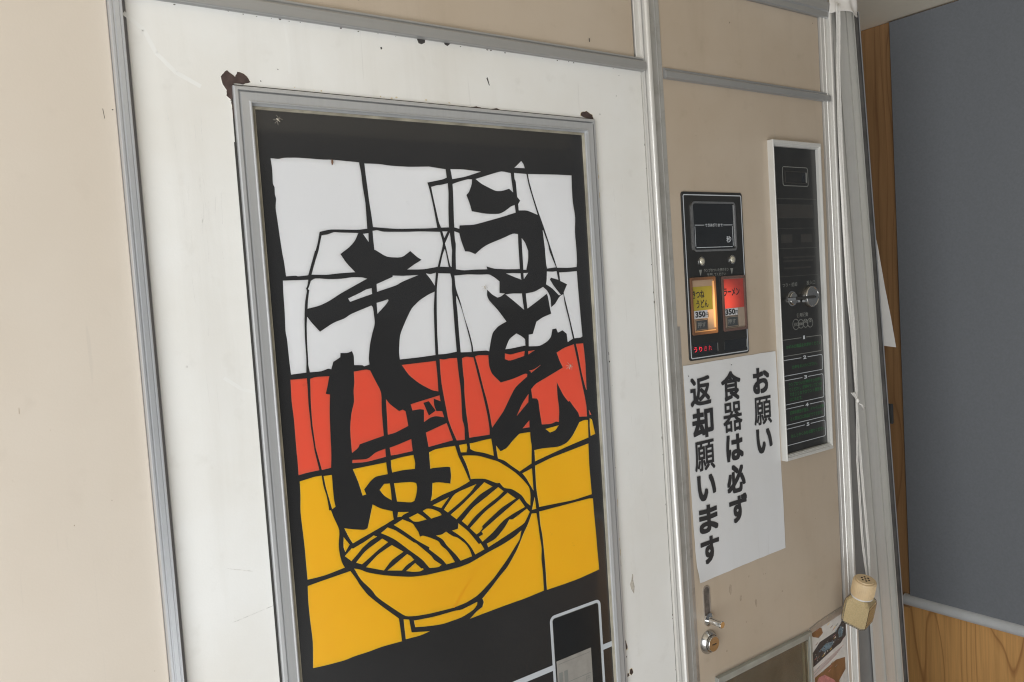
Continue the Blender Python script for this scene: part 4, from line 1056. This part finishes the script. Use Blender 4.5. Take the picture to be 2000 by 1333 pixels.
vstrip("grime_strip", [(803.4, -1), (803.4, 0.35), (809, 0.35), (809, -1)], -700, -60, 'dirty_alu', vm, 0.006, -60)

# ------------------------------------------------------------------ picture card low on the right
card = thing("picture_card", "torn glossy picture card taped in the lower right corner of the machine", "card", P(1110, -700, 1))
MB().prism([(1063.5, -552.5), (1105.0, -549.5), (1144.5, -547.9), (1158.6, -547.1), (1158.8, -700), (1066.4, -700), (1063.2, -577.4)], 0.2, 0.7).build("backing", 'pic_white', card)
MB().prism([(1064.4, -553.1), (1083.3, -550.5), (1092.5, -553.7), (1095.9, -562.9), (1084.6, -567.7), (1068.9, -561.2)], 0.7, 0.85).build("brown_print", 'pic_brown', card)
MB().prism([(1063.6, -588.6), (1086.8, -574.9), (1103.4, -573.5), (1128.8, -571.3), (1143.7, -562.4), (1151.5, -554.6), (1158.2, -555.6), (1157.6, -585.3), (1141.5, -593.7),
            (1127.1, -595.9), (1095.8, -602.5), (1063.8, -609.7)], 0.7, 0.85).build("dark_print", 'pic_dark', card)
MB().prism([(1088.7, -587.0), (1102.9, -581.6), (1125.0, -585.2), (1113.2, -593.1), (1093.8, -592.7)], 0.85, 1.0).build("blue_print", 'pic_blue', card)
MB().prism([(1136, -572), (1146, -566), (1152, -572), (1146, -584), (1138, -582)], 0.85, 1.0).build("blue_print", 'pic_blue', card)
MB().prism([(1069.5, -626.6), (1105.6, -620.6), (1128.4, -616.4), (1152.6, -620.0), (1152.7, -639.6), (1134.4, -652.1), (1134, -690), (1071.7, -690)], 0.7, 0.85).build("brown_print", 'pic_brown', card)
MB().prism([(1070.7, -640.0), (1080.6, -629.5), (1095.6, -630.3), (1119.6, -646.1), (1134.0, -662.9), (1071.5, -680.3)], 0.85, 1.0).build("pink_print", 'pic_pink', card)
for k in range(5):
    a, b = 1064 + 2 * k, -614 - 2.2 * k
    MB().prism([(1066, -616 - 2.4 * k), (1150 - 5 * k, -599 - 2.2 * k), (1150 - 5 * k, -599.6 - 2.2 * k), (1066, -616.7 - 2.4 * k)], 0.7, 0.8).build("print_line", 'dim_line' if k % 2 else 'pic_pink', card)

for k in range(70):
    t, w = random.random(), random.uniform(-9, 9)
    u, v = 1068 + 84 * t, -598 + 26 * t + w
    if 1064 < u < 1156:
        MB().prism(blob(u, v, random.uniform(0.6, 2.2), 7, 0.6), 0.85, 1.06).build("print_speck", random.choice(['pic_blue', 'pic_white', 'dim_line', 'pic_dark', 'pic_dark']), card)
for k in range(26):
    u, v = random.uniform(1070, 1152), random.uniform(-640, -550)
    MB().prism([(u, v), (u + 6, v + 2.4), (u + 6, v + 3.0), (u, v + 0.7)], 0.7, 1.04).build("print_line", random.choice(['pic_pink', 'yellow_rim', 'dim_line', 'pic_brown']), card)

# ------------------------------------------------------------------ paper notice
pn = thing("paper_notice", "white A4 paper notice with three columns of bold black writing, taped under the buttons", "notice", P(913, -409, 1))
corners = [(816.6, -409.6), (1011.0, -406.8), (1008.2, -111.6), (810.2, -112.8)]
nx, ny = 18, 26
vs, fs = [], []
for j in range(ny + 1):
    for i in range(nx + 1):
        s, t = i / nx, j / ny
        a = [corners[0][k] * (1 - s) + corners[1][k] * s for k in (0, 1)]
        b = [corners[3][k] * (1 - s) + corners[2][k] * s for k in (0, 1)]
        u, v = a[0] * (1 - t) + b[0] * t, a[1] * (1 - t) + b[1] * t
        curl = 3.2 * max(0, 0.12 - t) * max(0, 0.14 - s) * 60 + 1.0 * max(0, s - 0.94) * 8 * (0.5 + 0.5 * math.sin(t * 9))
        h = 0.95 + curl + 0.32 * math.sin(s * 6 + t * 4) * math.sin(t * 9 + 1) + 0.10 * math.sin(s * 23 + t * 5)
        if i in (0, nx) or j in (0, ny):
            u += random.uniform(-0.3, 0.3)
            v += random.uniform(-0.3, 0.3)
        if i == 0 and j < 2:
            u += 1.6
            v += 1.2
        vs.append(P(u, v, h))
for j in range(ny):
    for i in range(nx):
        a = j * (nx + 1) + i
        fs.append((a, a + 1, a + nx + 2, a + nx + 1))
sh = mesh_obj("sheet", vs, fs, 'paper', pn, True)
cnt = {}
for p in sh.data.polygons:
    for k in p.edge_keys:
        cnt[k] = cnt.get(k, 0) + 1
for e in sh.data.edges:
    e.use_edge_sharp = cnt.get(e.key, 0) == 1
sm = sh.modifiers.new("thickness", 'SOLIDIFY')
sm.thickness = 0.0003
sm.offset = 1.0
for c, u0, u1, v0, v1 in POSTER_CHARACTERS:
    dense = c in "願器食返"
    text_bold("character", c, u0, u1, v0, v1, 1.85, 'ink', pn, 0.62 if c in "願器" else (1.0 if dense else 1.55))
for u, v in ((819.5, -127.5), (908, -121.5)):
    MB().prism(blob(u, v, 0.8), 1.2, 1.5).build("pin_mark", 'chip', pn)
for u, v, r in ((823, -393, 1.4), (822.4, -401, 2.0), (829, -405.5, 2.4), (822, -385, 1.0)):
    MB().prism(blob(u, v, r, 9, 1.6), 1.2, 1.5).build("rust_mark", 'flake', pn)

# ================================================================== aluminium door frame beside the machine
sash = thing("door_frame", "leaning aluminium sliding-door frame between the machine and the wood wall", "door frame", (1.27, 0.78, 0))
LEAN = 0.067
def ap(pts):
    return [(u * (D - h) / D, h) for u, h in pts]


vstrip("stile", ap([(1206, -60), (1206, -13), (1206.5, -12), (1207.5, -17), (1209, -17), (1210, -16), (1234, -15), (1234.8, -16.6), (1235.8, -16.6), (1237.5, -14.5),
                    (1256, -14), (1257, -9), (1259, -9), (1259.6, -11), (1259.6, -60)]), -1398, 420, 'alu_pale', sash, LEAN, 310)
vstrip("channel", ap([(1260, -60), (1260, -12.5), (1271.5, -12.5), (1271.5, -60)]), -1398, 420, 'channel', sash, LEAN, 310)
vstrip("channel_edge", ap([(1271.6, -60), (1271.6, -11), (1272.4, -10), (1274.5, -10), (1275.5, -12), (1275.5, -60)]), -1398, 420, 'alu', sash, LEAN, 310)
MB().prism([(1213, 420), (1228.5, 420), (1349, -1398), (1297, -1398)], -19, -14.5).build("inner_stile", 'alu_pale', sash)
MB().prism([(1180, 420), (1300, 420), (1420, -1398), (1180, -1398)], -30, -22).build("backing_strip", 'backing', sash)
MB().prism(rrect(1340.5, 1347.5, -271, -236, 3), -24, -12).build("latch", 'black', sash)

# loose paper showing behind the frame
lp_pts = [(1334, 66), (1344.6, 34.6), (1361.2, -33.3), (1377.5, -88.0), (1391.0, -142.5), (1340, -134.0), (1325, -60)]
lp = MB().prism(lp_pts, -27.4, -26.8).build("loose_paper", 'loose_paper')
tag(lp, "corner of a white paper sheet sticking out behind the aluminium frame", "paper")

# ================================================================== vinyl cord and the pepper shaker hanging from it
cd = thing("vinyl_string", "white vinyl string tied in a knot, hanging down beside the machine", "string", P(1190, -208, 14))
ribbon("band", [(1184.2, 410, 14), (1179.8, 306, 13), (1178.6, 207, 13), (1183.3, 101.7, 13), (1185.3, -50.6, 14), (1190.4, -140.4, 15), (1191.4, -208.4, 15)],
       [10, 11, 12, 14, 14, 13, 3.0], 'cord', cd, 1.5, 14)
ribbon("strand", [(1190.6, -207, 15), (1186.1, -304, 15), (1187.4, -437.4, 18), (1176.0, -492.5, 30)], [2.5, 6.0, 7.0, 3.5], 'cord', cd, 0.8, 10)
ribbon("strand", [(1192.4, -207, 15), (1195.6, -306, 15), (1203.0, -446.1, 18), (1183.8, -494, 30)], [2.5, 6.5, 8.0, 3.5], 'cord', cd, 0.8, 10)
k1 = MB()
tube_mb(k1, [P(1191.2, -204.6, 16), P(1191.6, -208.4, 17), P(1192.0, -212.0, 16)], [1.6, 2.8, 1.6], 8)
k1.build("knot", 'cord', cd, True)
ribbon("loose_end", [(1177.5, -193.5, 17), (1184, -201, 17), (1191.0, -208.2, 16)], [9, 7, 2], 'cord', cd, 0.8, 5)
k2 = MB()
tube_mb(k2, [P(1191.6, -208.6, 16), P(1197, -214.6, 17), (P(1202, -216.2, 17)), P(1209.5, -223.3, 16)], [1.0, 1.2, 1.4, 2.2], 7)
k2.build("loose_end", 'cord', cd, True)

ps = thing("pepper_shaker", "small faceted glass pepper shaker with beige holed cap, hanging from the string", "shaker", P(1143, -557, 35))
AX = Vector((-0.08, -0.29, 1.0)).normalized()
base = Vector(P(1146.0, -553.0, 27))
NF = 8
SQ = [rad(90 * k + d) for k in range(4) for d in (-38, 38)]
lathe("bottle", [(17, 0), (21.5, 0.8), (24.0, 4.0), (24.8, 12), (24.6, 38), (23.6, 43), (18.0, 49.5), (15.6, 51), (15.6, 58), (14.8, 58), (14.8, 51.4), (17.2, 48.9), (22.6, 42.6), (23.5, 38), (23.7, 12), (23.0, 4.8), (20.8, 1.9), (2, 1.8)],
      NF, base, AX, 'bottle', ps, False, SQ, rad(25))
lathe("pepper", [(2, 2.0), (20.6, 2.1), (22.8, 5.0), (23.45, 12), (23.25, 38), (22.3, 42.4), (16.8, 48.4), (0.5, 49)], NF, base, AX, 'pepper', ps, False, SQ, rad(25))
capo = lathe("cap", [(15.4, 51.4), (16.8, 52.4), (17.0, 53), (17.0, 76), (16.4, 77.6), (15.2, 78.4), (14.6, 78.0), (13.2, 78.2), (12.6, 79.6), (0.4, 80.2)], 48, base, AX, 'cap', ps)
lathe("collar", [(15.4, 49.0), (16.4, 49.6), (16.4, 51.6), (15.4, 52.0)], 32, base, AX, 'cloth', ps)
qx = AX.to_track_quat('Z', 'Y')
for k in range(7):
    rr, an = (0, 0) if k == 0 else (5.4, k * math.pi / 3)
    pos = base + qx @ Vector((rr * math.cos(an), rr * math.sin(an), 80.0)) / 1000
    lathe("cap_hole", [(1.5, 0), (1.5, 0.5), (0.1, 0.55)], 10, pos, AX, 'hole', capo)
for k in range(40):
    an = 2 * math.pi * k / 40
    m = MB()
    tube_mb(m, [base + qx @ Vector((16.95 * math.cos(an), 16.95 * math.sin(an), 54.5)) / 1000, base + qx @ Vector((16.95 * math.cos(an), 16.95 * math.sin(an), 75.5)) / 1000], 0.42, 5)
    m.build("grip_ridge", 'cap', capo)

# white wrap at the top of the trim
wr_pts, wr_f = [], []
n1, n2 = 14, 9
for j in range(n2):
    for i in range(n1):
        s, t = i / (n1 - 1), j / (n2 - 1)
        u = 1170 + 84 * s + 3 * math.sin(t * 5 + s * 3)
        v = 398 + 3.5 * math.sin(s * 6.3) + t * 60 + (8 * (s - 0.5) if t < 0.2 else 0)
        h = 6 + 14 * math.sin(math.pi * s) + 3.0 * math.sin(s * 17 + t * 4) * (0.4 + t) + 2 * math.sin(t * 11 + s * 5)
        wr_pts.append(P(u, v, h))
for j in range(n2 - 1):
    for i in range(n1 - 1):
        a = j * n1 + i
        wr_f.append((a, a + 1, a + n1 + 1, a + n1))
wr = mesh_obj("vinyl_wrap", wr_pts, wr_f, 'cloth', None, True)
sv = wr.modifiers.new("smooth", 'SUBSURF')
sv.levels = sv.render_levels = 2
so = wr.modifiers.new("thickness", 'SOLIDIFY')
so.thickness = 0.0008
tag(wr, "crumpled white vinyl wrapped round the top of the trim, below the ceiling", "wrap")

# ================================================================== insects on the sign
def insect(u, v, size, rot, label):
    t = thing("mosquito", label, "insect", P(u, v, 0.2), "dead insects on the sign")
    ca, sa = math.cos(rot), math.sin(rot)
    def q(x, y, h):
        return P(u + (x * ca - y * sa) * size, v + (x * sa + y * ca) * size, h * size + 0.15)
    b = MB()
    tube_mb(b, [q(-2.6, 0, .6), q(-1.8, 0, .8), q(-0.4, 0, 0.9), q(0.6, 0, 1.1), q(1.4, 0, 0.9), q(2.0, 0, 0.7)], [0.15 * size, .35 * size, .32 * size, .55 * size, .4 * size, .25 * size], 7)
    b.build("body", 'insect', t, True)
    for side in (-1, 1):
        for k, (x1, y1, x2, y2) in enumerate(((1.4, 1.6, 3.2, 2.8), (0.3, 2.2, 0.2, 4.2), (-0.6, 1.9, -3.0, 3.4))):
            l = MB()
            tube_mb(l, [q(0.6 - 0.3 * k, 0, 0.9), q(x1, side * y1, 1.6), q(x2, side * y2, 0.1)], 0.13 * size, 4)
            l.build("leg", 'insect', t)
    return t


insect(283.8, 172.5, 1.05, rad(140), "dead mosquito on the black band, top left of the sign")
insect(502.2, 6.6, 0.95, rad(120), "dead mosquito on the white pane in the middle of the sign")
insect(615.9, -92.5, 1.3, rad(75), "pale dead mosquito on the red pane at the right of the sign")
bug = thing("beetle", "tiny brown bug at the top edge of the upper left white pane", "insect", P(334.4, 136.0, 0.2))
bb = MB()
tube_mb(bb, [P(334.4, 138.6, 0.6), P(334.5, 137.2, 1.0), P(334.5, 135.4, 1.1), P(334.4, 133.2, 0.5)], [0.4, 0.9, 1.2, 0.4], 8)
bb.build("body", 'brown_bug', bug, True)
